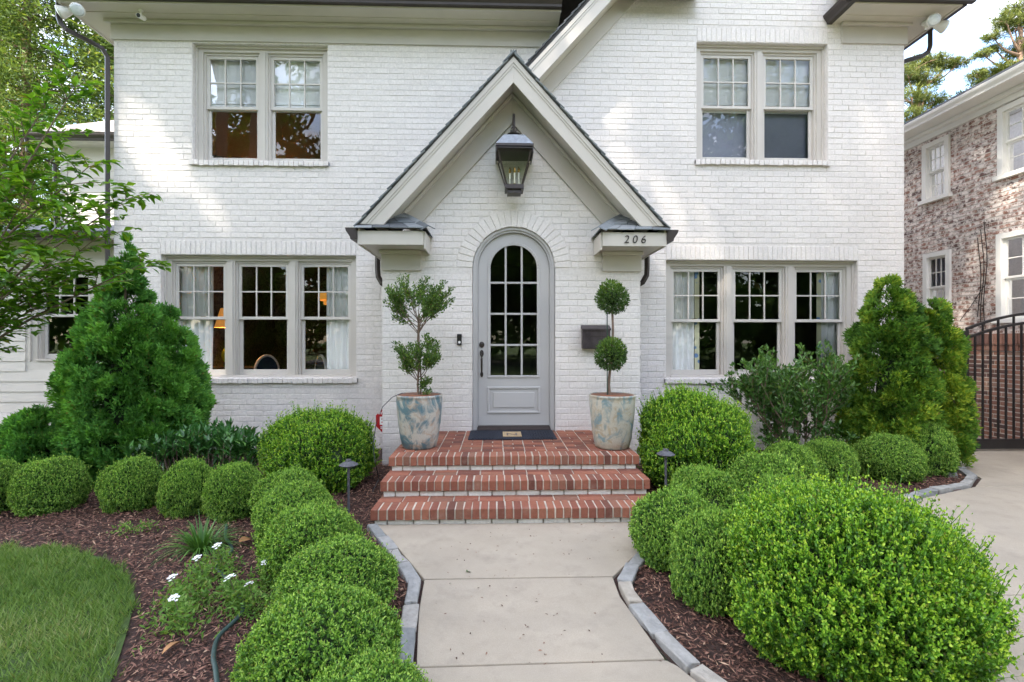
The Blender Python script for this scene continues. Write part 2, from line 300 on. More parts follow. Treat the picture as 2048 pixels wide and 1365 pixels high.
M['signwhite'] = simple('sign white', (.8, .8, .8), .4, .02, 5)
M['wire'] = simple('grey wire', (.05, .055, .06), .5, .2, 5)
M['lightgrey'] = simple('weathered path light', (.085, .085, .095), .55, .3, 20)
def potmat(name, a, b, c_, sc, thr):
    k = NM(name); z = k.noise(sc, 7, .65, 'Position', dist=2.0); z2 = k.noise(sc*.8, 6, .6, 'Position', sc=(1, 1, .55), dist=1.8); z3 = k.noise(60, 4, .7, 'Position')
    c = k.mix(k.ramp(z2, [(thr-.03, (0, 0, 0)), (thr+.09, (.95, .95, .95))]), a, b); c = k.mix(k.ramp(z, [(.50, (0, 0, 0)), (.66, (.75, .75, .75))]), c, c_)
    c = k.mix(.35, c, k.ramp(z3, [(.3, (.6, .6, .6)), (.7, (1.15, 1.15, 1.15))]), 'MULTIPLY'); k.col(c); k.rough(.35, .45); k.bump(z3, .15, .004); return k.m
M['potL'] = potmat('blue cream glazed pot', (.46, .43, .38), (.085, .17, .21), (.40, .27, .19), 6.5, .46)
M['potR'] = potmat('cream glazed pot', (.45, .42, .35), (.15, .24, .27), (.35, .27, .17), 7.5, .52)
M['rust'] = simple('rust glaze inside pot', (.18, .07, .035), .6, .3, 20)
M['roofdark'] = simple('dark roof', (.07, .065, .065), .9, .2, 6)

# ------------------------------------------------------------------ ground, walk, drive
def rings(pts, z):
    return [(p[0], p[1], z) for p in pts]
def sheet(name, pts, z, mat, parent=None):
    m = MB(); m.poly(rings(pts, z)); o = m.build(name, mat, parent); tag(o, kind='structure' if parent is None else None); return o
g = MB(); g.poly([(-350, -350, -.03), (350, -350, -.03), (350, 350, -.03), (-350, 350, -.03)]); tag(g.build('ground', M['earth']), kind='structure')
sheet('street', [(-80, -26), (80, -26), (80, -19), (-80, -19)], -.015, M['asphalt'])
WL = [(-1.03, 4.16), (-.74, 3.66), (-.49, 3.20), (-.46, 2.82), (-.41, 2.46), (-.375, 2.265), (-.3, 1.9), (-.1, 1.2), (.3, .2)]
WR = [(1.40, 4.16), (1.08, 3.60), (.775, 3.198), (.758, 2.95), (.804, 2.594), (.876, 2.312), (1.02, 2.0), (1.5, 1.3), (2.2, .6)]
DE = [(5.95, 6.45), (5.80, 5.80), (5.56, 5.36), (5.12, 5.02), (4.31, 4.72), (3.55, 4.30), (2.95, 3.6), (2.72, 2.9), (2.55, 2.4), (2.3, 1.95), (1.9, 1.62), (1.75, 1.35)]
# mulch beds
sheet('mulch_bed', [(-14, 7.6), (1.2, 7.6), (1.2, 4.2)] + WL[:7] + [(-.55, 1.2), (-1.0, .2), (-14, .2)], .0, M['soil'])
sheet('mulch_bed', [(.9, 7.6)] + [(6.1, 7.6)] + DE + WR[::-1][2:] + [(1.2, 4.4)], .0, M['soil'])
LAWN = [(-14, 3.84), (-3.82, 3.8), (-3.39, 3.79), (-2.92, 3.62), (-2.48, 3.30), (-2.24, 3.04), (-2.02, 2.68), (-1.81, 2.31), (-1.6, 1.8), (-1.4, 1.0), (-1.3, .2), (-14, .2)]
sheet('lawn', LAWN, .012, M['turf'])
walk = tag(bpy.data.objects.new('walkway', None), kind='structure'); C.objects.link(walk)
def slab(parent, pts, z=.02, th=.12):
    m = MB(); m.prism([(p[0], p[1], z-th) for p in pts], (0, 0, th)); return m.build('slab', M['concrete'], parent, bevel=.006)
slab(walk, [(-1.04, 4.168), (1.41, 4.168), WR[1], (.780, 3.207), (-.488, 3.207), WL[1]])
slab(walk, [(-.485, 3.197), (.772, 3.197), WR[3], WR[4], (.833, 2.365), (-.393, 2.345), WL[4], WL[3]], .019)
slab(walk, [(-.391, 2.335), (.836, 2.355), WR[5], WR[6], WR[7], WR[8], WL[8], WL[7], WL[6], WL[5]])
drv = tag(bpy.data.objects.new('driveway', None), kind='structure'); C.objects.link(drv)
slab(drv, [(5.97, 12), (5.97, 6.45), (5.80, 5.80), (5.57, 5.36), (5.2, 5.07), (8.8, 4.95), (8.8, 12)])
slab(drv, [(5.19, 5.058), (4.31, 4.72), (3.55, 4.30), (2.95, 3.6), (2.72, 2.9), (8.8, 2.9), (8.8, 4.94)], .019)
slab(drv, [(2.72, 2.89), (2.55, 2.4), (2.3, 1.95), (1.92, 1.62), (2.3, .5), (2.3, -18.5), (8.8, -18.5), (8.8, 2.89)])
# stone edging
def stone_mesh(l, wd, h, seed):
    rs = random.Random(seed); bm = bmesh.new(); bmesh.ops.create_cube(bm, size=1)
    for v in bm.verts: v.co = Vector((v.co.x*l, v.co.y*wd, v.co.z*h))
    bmesh.ops.subdivide_edges(bm, edges=bm.edges[:], cuts=1, use_grid_fill=True)
    for v in bm.verts:
        v.co += Vector((rs.uniform(-1, 1)*.006, rs.uniform(-1, 1)*.006, rs.uniform(-1, 1)*.004))
    bmesh.ops.bevel(bm, geom=[e for e in bm.edges if len(e.link_faces) == 2 and e.calc_face_angle() > .8], offset=.006, segments=1, affect='EDGES')
    me = bpy.data.meshes.new('stone'); bm.to_mesh(me); bm.free(); me.materials.append(M['stone']); return me
stones = [stone_mesh(.24+.03*(i % 3), .082+.008*(i % 2), .12, i) for i in range(6)]
def edging(pts, label, h=.03, sgn=1):
    root = empty('stone_edging', (pts[0][0], pts[0][1], 0), label, 'edging', 'bluestone edging along the beds')
    pts = [Vector((p[0], p[1], 0)) for p in pts]; seg = 0; d = 0.0; i = 0
    L_ = [0]
    for a, b in zip(pts, pts[1:]): L_.append(L_[-1]+(b-a).length)
    def pt(s):
        for j in range(len(pts)-1):
            if s <= L_[j+1] or j == len(pts)-2:
                return pts[j].lerp(pts[j+1], (s-L_[j])/(L_[j+1]-L_[j]))
    s = 0
    while s < L_[-1]-.1:
        me = stones[(i*5+2) % 6]; l = .24+.03*(((i*5+2) % 6) % 3); a, b = pt(s), pt(min(s+l, L_[-1])); c = (a+b)/2
        o = link('stone', me, root, loc=c-root.location+Vector((0, 0, h-.06+random.uniform(-.006, .006)))); o.rotation_euler = (random.uniform(-.04, .04), random.uniform(-.03, .03), math.atan2(b.y-a.y, b.x-a.x)+random.uniform(-.03, .03))
        o.scale = (((b-a).length-.008)/l, random.uniform(.9, 1.1), 1)
        s += l+.004; i += 1
    return root
def off(pts, d):
    out = []
    for i, p in enumerate(pts):
        a = Vector(pts[max(i-1, 0)]); b = Vector(pts[min(i+1, len(pts)-1)]); t = (b-a).normalized(); out.append((p[0]-t.y*d, p[1]+t.x*d))
    return out
edging(off(WL[:8], -.056), 'grey stone edging along the left side of the concrete walk', .042)
edging(off(WR[1:8], .056), 'grey stone edging along the right side of the concrete walk', .045)
edging(off(DE, -.07), 'pale stone edging where the right bed curves against the driveway', .055)
edging(off([(5.35, 5.42), (5.52, 5.62), (5.55, 5.85)], .05), 'loose tan flagstones at the tip of the right mulch bed', .07)

# ------------------------------------------------------------------ brick wall maker
BC, BL = .082, .231
def brick_rects(u0f, u1f, z0, z1, holes, seed=0, course=BC, blen=BL, joint=.008):
    """bricks of a running-bond wall in wall coordinates (u,z); holes = functions z -> (a,b) or None"""
    rs = random.Random(seed); out = []; iv = []; n = int(round((z1-z0)/course))
    for i in range(n):
        za = z0+i*course; zb = za+course; zm = (za+zb)/2; a, b = u0f(zm), u1f(zm)
        if b-a < .02: continue
        free = [(a, b)]
        for h in holes:
            r = h(zm)
            if r is None: continue
            nf = []
            for (p, q) in free:
                if r[1] <= p or r[0] >= q: nf.append((p, q)); continue
                if r[0] > p: nf.append((p, r[0]))
                if r[1] < q: nf.append((r[1], q))
            free = nf
        for (p, q) in free:
            iv.append((p, q, za, zb))
        k0 = math.floor((a-2)/blen)
        offs = (i % 2)*blen/2+rs.uniform(-.012, .012)
        for (p, q) in free:
            j = math.floor((p-offs)/blen)
            while True:
                x = offs+j*blen; j += 1
                if x >= q: break
                xa, xb = max(x, p), min(x+blen, q)
                if xb-xa < .025: continue
                out.append((xa+joint*.3, xb-joint*.3, za+joint*.62, zb-joint*.62, abs(xb-xa-blen) < 1e-4))
    return out, iv
def bricks_arrays(rects, depth=.0048, ch=.0038, seed=1):
    r = np.random.default_rng(seed); n = len(rects); A = np.array([t[:4] for t in rects]); j = lambda s: r.uniform(-s, s, n)
    x0, x1, z0, z1 = A.T; V = np.zeros((n, 8, 3)); jx, jz = j(.002), j(.0016)
    for i, (x, z) in enumerate(((x0, z0), (x1, z0), (x1, z1), (x0, z1))):
        V[:, i, 0] = x+jx; V[:, i, 2] = z+jz; V[:, i, 1] = .002
    sx = (ch, -ch, -ch, ch); sz = (ch, ch, -ch, -ch); d = -depth+j(.0016)
    for i in range(4):
        V[:, 4+i, 0] = V[:, i, 0]+sx[i]+j(.0022); V[:, 4+i, 2] = V[:, i, 2]+sz[i]+j(.0026); V[:, 4+i, 1] = d+j(.0008)
    b = (np.arange(n)*8)[:, None]
    F = np.concatenate([b+np.array(q) for q in ((4, 5, 6, 7), (0, 1, 5, 4), (1, 2, 6, 5), (2, 3, 7, 6), (3, 0, 4, 7))])
    return V.reshape(-1, 3), F
def wall_slab(iv, y0, y1):
    m = MB(); cur = {}
    for (p, q, za, zb) in iv:
        key = (round(p, 4), round(q, 4))
        if key in cur and abs(cur[key][1]-za) < 1e-6: cur[key][1] = zb
        else:
            if key in cur: m.box(key[0], key[1], y0, y1, *cur[key])
            cur[key] = [za, zb]
    for key, z in cur.items(): m.box(key[0], key[1], y0, y1, *z)
    return m
def hole(x0, x1, z0, z1): return lambda z: (x0, x1) if z0 < z < z1 else None

# ------------------------------------------------------------------ the white house
YL, YR, YP = 7.2, 6.95, 6.19
house = empty('brick_house', (0, 7.2, 0), 'white painted brick house with arched door and steep entry gable', 'house')
# openings snapped to the brick courses
def snap(z): return round(z/BC)*BC
UL = (-4.485, -2.521, snap(4.255), snap(5.985)); LL = (-4.94, -2.10, snap(1.065), snap(2.848)); UR = (2.915, 4.875, snap(4.231), snap(5.989)); LR = (2.464, 5.33, snap(1.03), snap(2.807))
SOL = .21
def win_holes(o, soldier=True): return [hole(o[0], o[1], o[2], o[3]), hole(o[0]-.03, o[1]+.03, o[2]-.085, o[2])] + ([hole(o[0]-.0, o[1]+.0, o[3], o[3]+SOL)] if soldier else [])
wall_l, iv = brick_rects(lambda z: -5.612, lambda z: .8, 0, 6.314, win_holes(UL, False)+win_holes(LL)+[hole(-.45, .69, .4, 3.16)], 1)
_, ivb = brick_rects(lambda z: -5.612, lambda z: .8, 0, 6.314, [hole(*UL), hole(*LL), hole(-.45, .69, .4, 3.16)], 1)
wl = wall_slab(ivb, YL, YL+.25).build('wall', M['wmortar'], house)
V, F = bricks_arrays(wall_l, seed=2); tag(link('brick_courses', np_mesh('brick_courses', V, F, [M['wbrick']]), wl, loc=Vector((0, YL, 0))-wpos(wl)), kind='stuff')
# right gable wall; apex out of the picture
RA = (3.92, 9.19)
lo = lambda z: max(-.3, .79+(z-5.151)/1.11-.12) if z > 4 else -.3
hi = lambda z: min(6.035, RA[0]+(RA[1]-.45-z)/1.1)
wall_r, ivr = brick_rects(lo, hi, 0, 8.5, win_holes(UR)+win_holes(LR)+[hole(-.4, .69, .4, 3.16)], 3)
_, ivb = brick_rects(lo, hi, 0, 8.5, [hole(*UR), hole(*LR), hole(-.4, .69, .4, 3.16)], 3)
wr = wall_slab(ivb, YR, YR+.25).build('wall', M['wmortar'], house)
V, F = bricks_arrays(wall_r, seed=4); tag(link('brick_courses', np_mesh('brick_courses', V, F, [M['wbrick']]), wr, loc=Vector((0, YR, 0))-wpos(wr)), kind='stuff')
# side and inner walls, floors and ceilings of the rooms behind the windows
side = MB(); side.box(-5.612, -5.40, YL+.25, 15, 0, 6.3); side.box(5.82, 6.035, YR+.25, 15, 0, 6.3); side.box(-5.612, 6.035, 15, 15.2, 0, 6.3)
side.box(.8, 1.0, YL, YL+.25, 0, 6.3).build('side_wall', M['wmortar'], house)
rm = MB(); rm.box(-5.39, .75, 11.6, 11.7, .3, 3.2); rm.box(.70, .80, YL+.26, 11.6, .3, 3.2); rm.box(-5.395, -5.30, YL+.26, 11.6, .3, 3.2).build('dining_room_wall', M['paper'], house)
rm = MB(); rm.box(1.05, 5.8, 12, 12.1, .3, 3.2); rm.box(1.02, 1.1, YR+.26, 12, .3, 3.2); rm.box(5.70, 5.81, YR+.26, 12, .3, 3.2).build('living_room_wall', M['darkroom'], house)
rm = MB(); rm.box(-5.39, .75, 9.2, 9.3, 3.45, 6.28); rm.box(-.1, 0, YL+.26, 9.2, 3.45, 6.28); rm.box(-5.395, -5.30, YL+.26, 9.2, 3.45, 6.28).build('bedroom_wall', M['tanwall'], house)
fl = MB(); fl.box(-5.4, .8, YL+.255, 15, .2, .3); fl.box(.85, 5.8, YR+.255, 15, .2, .3); fl.box(-5.4, .8, YL+.255, 15, 3.3, 3.42); fl.box(.85, 5.8, YR+.255, 15, 3.3, 3.42).build('floor', M['floorwood'], house)
ce = MB(); ce.box(-5.4, .8, YL+.255, 15, 3.2, 3.29); ce.box(.85, 5.8, YR+.255, 15, 3.2, 3.29); ce.box(-5.6, .8, YL+.255, 15, 6.28, 6.33); ce.box(.85, 5.8, YR+.255, 15, 6.28, 6.33).build('ceiling', M['darkroom'], house)
# soldier courses
def row_bricks(parent, x0, x1, z0, z1, Y, seed, name, pitch=.072, proud=.008, ch=.005):
    n = max(1, int(round((x1-x0)/pitch))); p = (x1-x0)/n; rs = random.Random(seed)
    rc = [(x0+i*p+.005, x0+(i+1)*p-.005, z0+.004+rs.uniform(-.004, .004), z1-.004+rs.uniform(-.003, .003), False) for i in range(n)]
    V, F = bricks_arrays(rc, proud, ch, seed); return tag(link(name, np_mesh(name, V, F, [M['wbrick']]), parent, loc=Vector((0, Y, 0))-wpos(parent)), kind='stuff')
for o_, Y_, wp in ((LL, YL, wl), (UR, YR, wr), (LR, YR, wr)): row_bricks(wp, o_[0], o_[1], o_[3], o_[3]+SOL, Y_, int(o_[0]*100) % 97, 'soldier_course')

def window(o, Y, n, sillbrick=True, head=.075, gap_top=0, muntin=True, cols=None, parent=house, cas=.095, post=.125, name='window'):
    """double-hung units in one opening; the window part is the fixed frame, its sashes, panes and sill are sub-parts"""
    x0, x1, z0, z1 = o; f = MB(); yf = Y+.095
    f.box(x0, x0+cas, yf, Y+.22, z0, z1); f.box(x1-cas, x1, yf, Y+.22, z0, z1); f.box(x0+cas, x1-cas, yf, Y+.2, z1-head, z1)
    f.box(x0+.001, x0+.028, Y+.07, yf, z0, z1); f.box(x1-.028, x1-.001, Y+.07, yf, z0, z1); f.box(x0+.028, x1-.028, Y+.06, yf, z1-.03, z1-.001)
    f.box(x0+cas, x1-cas, yf-.03, Y+.2, z0, z0+.028)
    wdt = (x1-x0-2*cas-(n-1)*post)/n; units = []
    for i in range(n):
        a = x0+cas+i*(wdt+post); units.append((a, a+wdt))
        if i: f.box(a-post, a, yf, Y+.2, z0+.0281, z1-head)
        if i: f.box(a-post+.03, a-.03, yf-.012, yf, z0+.029, z1-head-.001)
    win = f.build(name, M['trim'], parent, bevel=.003)
    for (a, b) in units:
        lo_, hi_ = z0+.028, z1-head; mid = (lo_+hi_)/2; jm = .028
        j = MB(); j.box(a, a+jm, yf+.03, Y+.215, lo_, hi_); j.box(b-jm, b, yf+.03, Y+.215, lo_, hi_); j.box(a+jm, b-jm, yf+.03, Y+.19, hi_-.03, hi_).build('jamb', M['trim'], win)
        st = .042; a_, b_ = a+jm+.001, b-jm-.001; hi2 = hi_-.031
        s = MB(); y0, y1 = yf+.045, yf+.08
        s.box(a_, a_+st, y0, y1, mid-.02, hi2); s.box(b_-st, b_, y0, y1, mid-.02, hi2); s.box(a_+st, b_-st, y0, y1, hi2-.045, hi2); s.box(a_+st, b_-st, y0, y1, mid-.02, mid+.022)
        s.build('upper_sash', M['sash'], win, bevel=.003)
        ga, gb, gz0, gz1 = a_+st, b_-st, mid+.022, hi2-.045; mu = MB(); cw = (gb-ga)/3; rh = (gz1-gz0)/2
        for q in (1, 2): mu.box(ga+q*cw-.009, ga+q*cw+.009, y0+.004, y1-.004, gz0, gz1)
        for q in range(3): mu.box(ga+q*cw+(.009 if q else 0), ga+(q+1)*cw-(.009 if q < 2 else 0), y0+.004, y1-.004, gz0+rh-.009, gz0+rh+.009)
        mu.build('muntin', M['sash'], win)
        for q in range(3):
            for r_ in range(2):
                MB().poly([(ga+q*cw, y0+.018, gz0+r_*rh), (ga+(q+1)*cw, y0+.018, gz0+r_*rh), (ga+(q+1)*cw, y0+.018, gz0+(r_+1)*rh), (ga+q*cw, y0+.018, gz0+(r_+1)*rh)]).build('pane', M['glass'], win)
        s = MB(); y0, y1 = yf+.083, yf+.115
        s.box(a_, a_+st, y0, y1, lo_+.001, mid+.018); s.box(b_-st, b_, y0, y1, lo_+.001, mid+.018); s.box(a_+st, b_-st, y0, y1, lo_+.001, lo_+.075); s.box(a_+st, b_-st, y0, y1, mid-.022, mid+.018)
        s.build('lower_sash', M['sash'], win, bevel=.003)
        MB().poly([(a_+st, y0+.016, lo_+.075), (b_-st, y0+.016, lo_+.075), (b_-st, y0+.016, mid-.022), (a_+st, y0+.016, mid-.022)]).build('pane', M['glass'], win)
        lk = MB(); xm = (a+b)/2; lk.box(xm-.03, xm+.03, y0+.002, y1+.008, mid+.018, mid+.03); lk.build('sash_lock', M['brass'], win)
    if sillbrick:
        xs0, xs1 = x0-.03, x1+.03; nb = int(round((xs1-xs0)/.072)); p = (xs1-xs0)/nb; sm = MB(); rs = random.Random(int(x0*1000))
        for i in range(nb):
            j1, j2, j3 = rs.uniform(-.006, .006), rs.uniform(-.005, .005), rs.uniform(-.008, .004); u, v = xs0+i*p+.004, xs0+(i+1)*p-.004
            sm.prism([(u, Y-.05+j1, z0-.085+j3), (u, Y+.1, z0-.08), (u, Y+.1, z0+.002+j2*.5), (u, Y-.05+j1, z0-.016+j2)], (v-u, 0, 0))
        sm.box(xs0+.004, xs1-.004, Y-.038, Y+.09, z0-.078, z0-.02)
        tag(sm.build('brick_sill', M['wbrick'], win, bevel=.004), kind='stuff')
    return win, units
w1, u_ul = window(UL, YL, 2)
w2, u_ll = window(LL, YL, 3)
w3, u_ur = window(UR, YR, 2)
w4, u_lr = window(LR, YR, 3)

# left eave: frieze, bed mould, soffit, fascia, gutter
fz = MB(); fz.box(-5.64, .9, YL-.03, YL-.001, 6.005, 6.27); fz.box(-5.64, -5.613, YL-.0009, 14, 6.005, 6.27); fz.build('frieze_board', M['trim'], house, bevel=.004)
em = MB(); em.box(-5.70, .9, YL-.09, YL-.031, 6.22, 6.269); em.build('bed_mould', M['trim'], house, bevel=.01)
sf = MB(); sf.box(-6.02, .9, YL-.42, YL, 6.271, 6.29); sf.box(-6.02, -5.60, YL, 14, 6.271, 6.29); sf.box(-5.98, .9, YL-.22, YL-.21, 6.262, 6.271); sf.build('soffit', M['soffit'], house)
fa = MB(); fa.box(-6.04, .9, YL-.445, YL-.421, 6.25, 6.43); fa.box(-6.045, -6.021, YL-.42, 14, 6.25, 6.43); fa.build('fascia', M['trim'], house, bevel=.003)
def gutter_x(x0, x1, y, z, sg=-1, d=.12, h=.12):
    pr = [(0, 0), (0, h), (sg*d, h), (sg*d, h-.012), (sg*d*.93, h-.04), (sg*d*.6, .03), (sg*d*.55, 0)]
    return MB().prism([(x0, y+a, z+b) for a, b in pr], (x1-x0, 0, 0))
def gutter_y(y0, y1, x, z, sg=-1, d=.12, h=.12):
    pr = [(0, 0), (0, h), (sg*d, h), (sg*d, h-.012), (sg*d*.93, h-.04), (sg*d*.6, .03), (sg*d*.55, 0)]
    return MB().prism([(x+a, y0, z+b) for a, b in pr], (0, y1-y0, 0))
gutter_x(-6.16, .9, YL-.446, 6.275).build('gutter', M['bronze'], house)
gutter_y(YL-.44, 14, -6.046, 6.33).build('gutter', M['bronze'], house)
def spout(pts, name='downspout', wd=.05, dp=.038):
    m = MB(); m.tube(pts, wd*.8, 4); o = m.build(name, M['bronze'], house, bevel=.006); return o
spout([(-6.10, 6.86, 6.34), (-6.10, 6.86, 6.10), (-6.08, 6.87, 6.02), (-6.02, 6.90, 5.95), (-5.80, 7.04, 5.87), (-5.70, 7.10, 5.82), (-5.665, 7.15, 5.72), (-5.665, 7.15, .05)])
# main roof and right gable roof
rf = MB(); rf.prism([(-6.1, 6.70, 6.44), (-6.1, 6.70, 6.49), (-6.1, 11.2, 9.8), (-6.1, 15.7, 6.49), (-6.1, 15.7, 6.44), (-6.1, 11.2, 9.72)], (9.0, 0, 0)); rf.build('roof', M['roofdark'], house)
def rake_pts(x): return 5.31+1.1*(x-.396)
gr = MB(); y0, y1 = 6.54, 14
for sgn in (-1, 1):
    xa = RA[0]; xb = -.35 if sgn < 0 else 6.52
    za = RA[1]; zb = za-1.1*abs(xb-xa)
    gr.prism([(xa, y0, za), (xb, y0, zb), (xb, y0, zb+.05), (xa, y0, za+.05)], (0, y1-y0, 0))
groof = gr.build('roof', M['roofdark'], house)
sh = MB()                                              # shingle courses seen along the rake edge
for i in range(44):
    x = -.35+i*.098; z = RA[1]-1.1*abs(x-RA[0])+.052; d = Vector((1, 0, 1.1)).normalized()
    a = Vector((x, 6.515, z)); b = a+d*.17; n_ = Vector((-1.1, 0, 1)).normalized()*.014
    sh.prism([a+n_*.9, b, b+n_*.5, a+n_*2.0], (0, .5, 0))
sh.build('shingle_edge', M['shingle'], groof)
rk = MB()
for sgn in (-1, 1):
    def X(x): return x if sgn < 0 else 2*RA[0]-x
    xe = -.35 if sgn < 0 else 2*RA[0]-6.0
    za, zb = RA[1]-.004, RA[1]-1.1*(RA[0]-xe)-.004
    rk.prism([(X(xe), 6.55, zb-.31), (X(RA[0]), 6.55, za-.31), (X(RA[0]), 6.55, za-.06), (X(xe), 6.55, zb-.06)], (0, .03, 0))
    rk.prism([(X(xe), 6.535, zb-.075), (X(RA[0]), 6.535, za-.075), (X(RA[0]), 6.535, za), (X(xe), 6.535, zb)], (0, .045, 0))
    rk.prism([(X(xe), 6.543, zb-.115), (X(RA[0]), 6.543, za-.115), (X(RA[0]), 6.543, za-.076), (X(xe), 6.543, zb-.076)], (0, .037, 0))
rk.build('rake_board', M['trim'], house, bevel=.003)
rs_ = MB(); rf_ = MB()
for sgn in (-1, 1):
    def X(x): return x if sgn < 0 else 2*RA[0]-x
    xe = -.35 if sgn < 0 else 2*RA[0]-6.0
    za, zb = RA[1]-.31, RA[1]-1.1*(RA[0]-xe)-.31
    rs_.prism([(X(xe), 6.58, zb+.06), (X(RA[0]), 6.58, za+.06), (X(RA[0]), 6.58, za+.08), (X(xe), 6.58, zb+.08)], (0, .37, 0))
    rf_.prism([(X(xe), YR-.035, zb-.23), (X(RA[0]), YR-.035, za-.23), (X(RA[0]), YR-.035, za+.058), (X(xe), YR-.035, zb+.058)], (0, .034, 0))
rs_.build('rake_soffit', M['soffit'], house); rf_.build('rake_frieze', M['trim'], house, bevel=.003)
# eave return at the right corner
er = MB(); er.box(5.076, 6.065, YR-.03, YR-.001, 5.995, 6.275); er.box(6.036, 6.066, YR, 14, 5.995, 6.275); er.build('frieze_board', M['trim'], house, bevel=.004)
er = MB(); er.box(5.05, 6.10, YR-.085, YR-.031, 6.235, 6.279); er.build('bed_mould', M['trim'], house, bevel=.01)
er = MB(); er.box(4.97, 6.44, YR-.44, YR-.002, 6.281, 6.30); er.box(6.04, 6.44, YR-.001, 14, 6.281, 6.30); er.box(5.0, 6.2, YR-.215, YR-.2, 6.273, 6.281); er.build('soffit', M['soffit'], house)
er = MB(); er.box(4.93, 6.47, YR-.465, YR-.441, 6.265, 6.36); er.box(4.93, 4.969, YR-.44, YR-.002, 6.265, 6.36); er.box(6.441, 6.47, YR-.44, 14, 6.265, 6.36); er.build('fascia', M['soffit'], house, bevel=.003)
gutter_y(YR-.60, YR-.01, 4.929, 6.27, -1, .13, .13).build('gutter', M['bronze'], house)
gutter_x(4.80, 6.60, YR-.466, 6.285, -1, .12, .12).build('gutter', M['bronze'], house)
gutter_y(YR-.46, 14, 6.471, 6.27, 1, .12, .12).build('gutter', M['bronze'], house)
MB().prism([(4.80, YR-.6, 6.41), (6.62, YR-.6, 6.41), (6.62, YR, 6.75), (4.98, YR-.01, 6.75)], (0, 0, .02)).build('return_roof', M['shingle'], house)
spout([(6.50, 7.02, 6.30), (6.50, 7.02, 6.03), (6.48, 7.03, 5.95), (6.40, 7.05, 5.90), (6.2, 7.12, 5.86), (6.13, 7.14, 5.82), (6.10, 7.15, 5.72), (6.10, 7.15, .05)])

# ------------------------------------------------------------------ entry porch of the house
PX = .191; PA = 5.004; SL = 1.11                        # gable centre, roof apex, slope
DCX, DR, DSP, DZ = .212, .53, 2.545, .445               # door opening: centre, radius, spring line, sill
def arch(r): return lambda z: (DCX-r, DCX+r) if z < DSP else ((DCX-math.sqrt(max(r*r-(z-DSP)**2, 0)), DCX+math.sqrt(max(r*r-(z-DSP)**2, 0))) if z < DSP+r else None)
plo = lambda z: max(-1.471, PX-(4.44-z)/1.10); phi = lambda z: min(1.853, PX+(4.44-z)/1.10)
pr_, ivp = brick_rects(plo, phi, 0, 4.43, [arch(DR+.215)], 5)
pr2 = [r for r in brick_rects(plo, phi, 0, DSP-.06, [arch(DR)], 5)[0]]
pr_ = [r for r in pr_ if r[2] > DSP-.07] + pr2
_, ivb = brick_rects(plo, phi, 0, 4.43, [lambda z: arch(DR+.005 if z < DSP-.04 else DR+.03)(z)], 5)
pw = wall_slab(ivb, YP, YP+.2).build('porch_wall', M['wmortar'], house)
full = sorted([r for r in pr_ if r[4]], key=lambda r: abs(r[0]+.1-PX)*.6+abs(r[2]-1.9)); single = full[:300]; ss = set(single); rest = [r for r in pr_ if r not in ss]
variants = []
for i in range(10):
    V, F = bricks_arrays([(-(BL-.0048)/2, (BL-.0048)/2, -(BC-.0099)/2, (BC-.0099)/2)], seed=50+i); variants.append(np_mesh('brick', V, F, [M['wbrick1']]))
for i, r in enumerate(single):
    link('brick', variants[(i*7) % 10], pw, loc=Vector(((r[0]+r[1])/2, YP, (r[2]+r[3])/2))-wpos(pw))
V, F = bricks_arrays(rest, seed=6); tag(link('brick_courses', np_mesh('brick_courses', V, F, [M['wbrick']]), pw, loc=Vector((0, YP, 0))-wpos(pw)), kind='stuff')
sd = MB(); sd.box(-1.4705, -1.27, YP+.2, YL, 0, 2.9); sd.box(1.65, 1.8525, YP+.2, YR, 0, 2.9); psw = sd.build('porch_side_wall', M['wmortar'], house)
for xs, sg, ye in ((-1.471, 1, YL), (1.853, -1, YR)):
    rc, _ = brick_rects(lambda z: 0, lambda z: ye-YP-.002, 0, 2.87, [], 8); V, F = bricks_arrays(rc, seed=9)
    W_ = V.copy(); W_[:, 0] = xs+sg*V[:, 1]; W_[:, 1] = YP+V[:, 0]; W_[:, 2] = V[:, 2]
    tag(link('brick_courses', np_mesh('brick_courses', W_, F, [M['wbrick']]), psw, loc=-wpos(psw)), kind='stuff')
ar = MB(); nb = 25                                      # brick arch ring
for i in range(nb):
    a0 = math.pi*(i+.07)/nb; a1 = math.pi*(i+.93)/nb; r0 = DR+random.uniform(-.004, .004); r1 = DR+.208+random.uniform(-.008, .004); y = YP-.008+random.uniform(-.003, .003)
    ar.prism([(DCX+r*math.cos(a), y, DSP+r*math.sin(a)) for r, a in ((r0, a0), (r1, a0), (r1, a1), (r0, a1))], (0, .13, 0))
tag(ar.build('arch_brick', M['wbrick'], pw, bevel=.004), kind='stuff')
rv = MB()
for i in range(24):
    a0 = math.pi*i/24; a1 = math.pi*(i+1)/24
    rv.prism([(DCX+r*math.cos(a), YP+.001, DSP+r*math.sin(a)) for r, a in ((DR+.006, a0), (DR+.2, a0), (DR+.2, a1), (DR+.006, a1))], (0, .19, 0))
rv.build('arch_lining', M['wmortar'], pw)
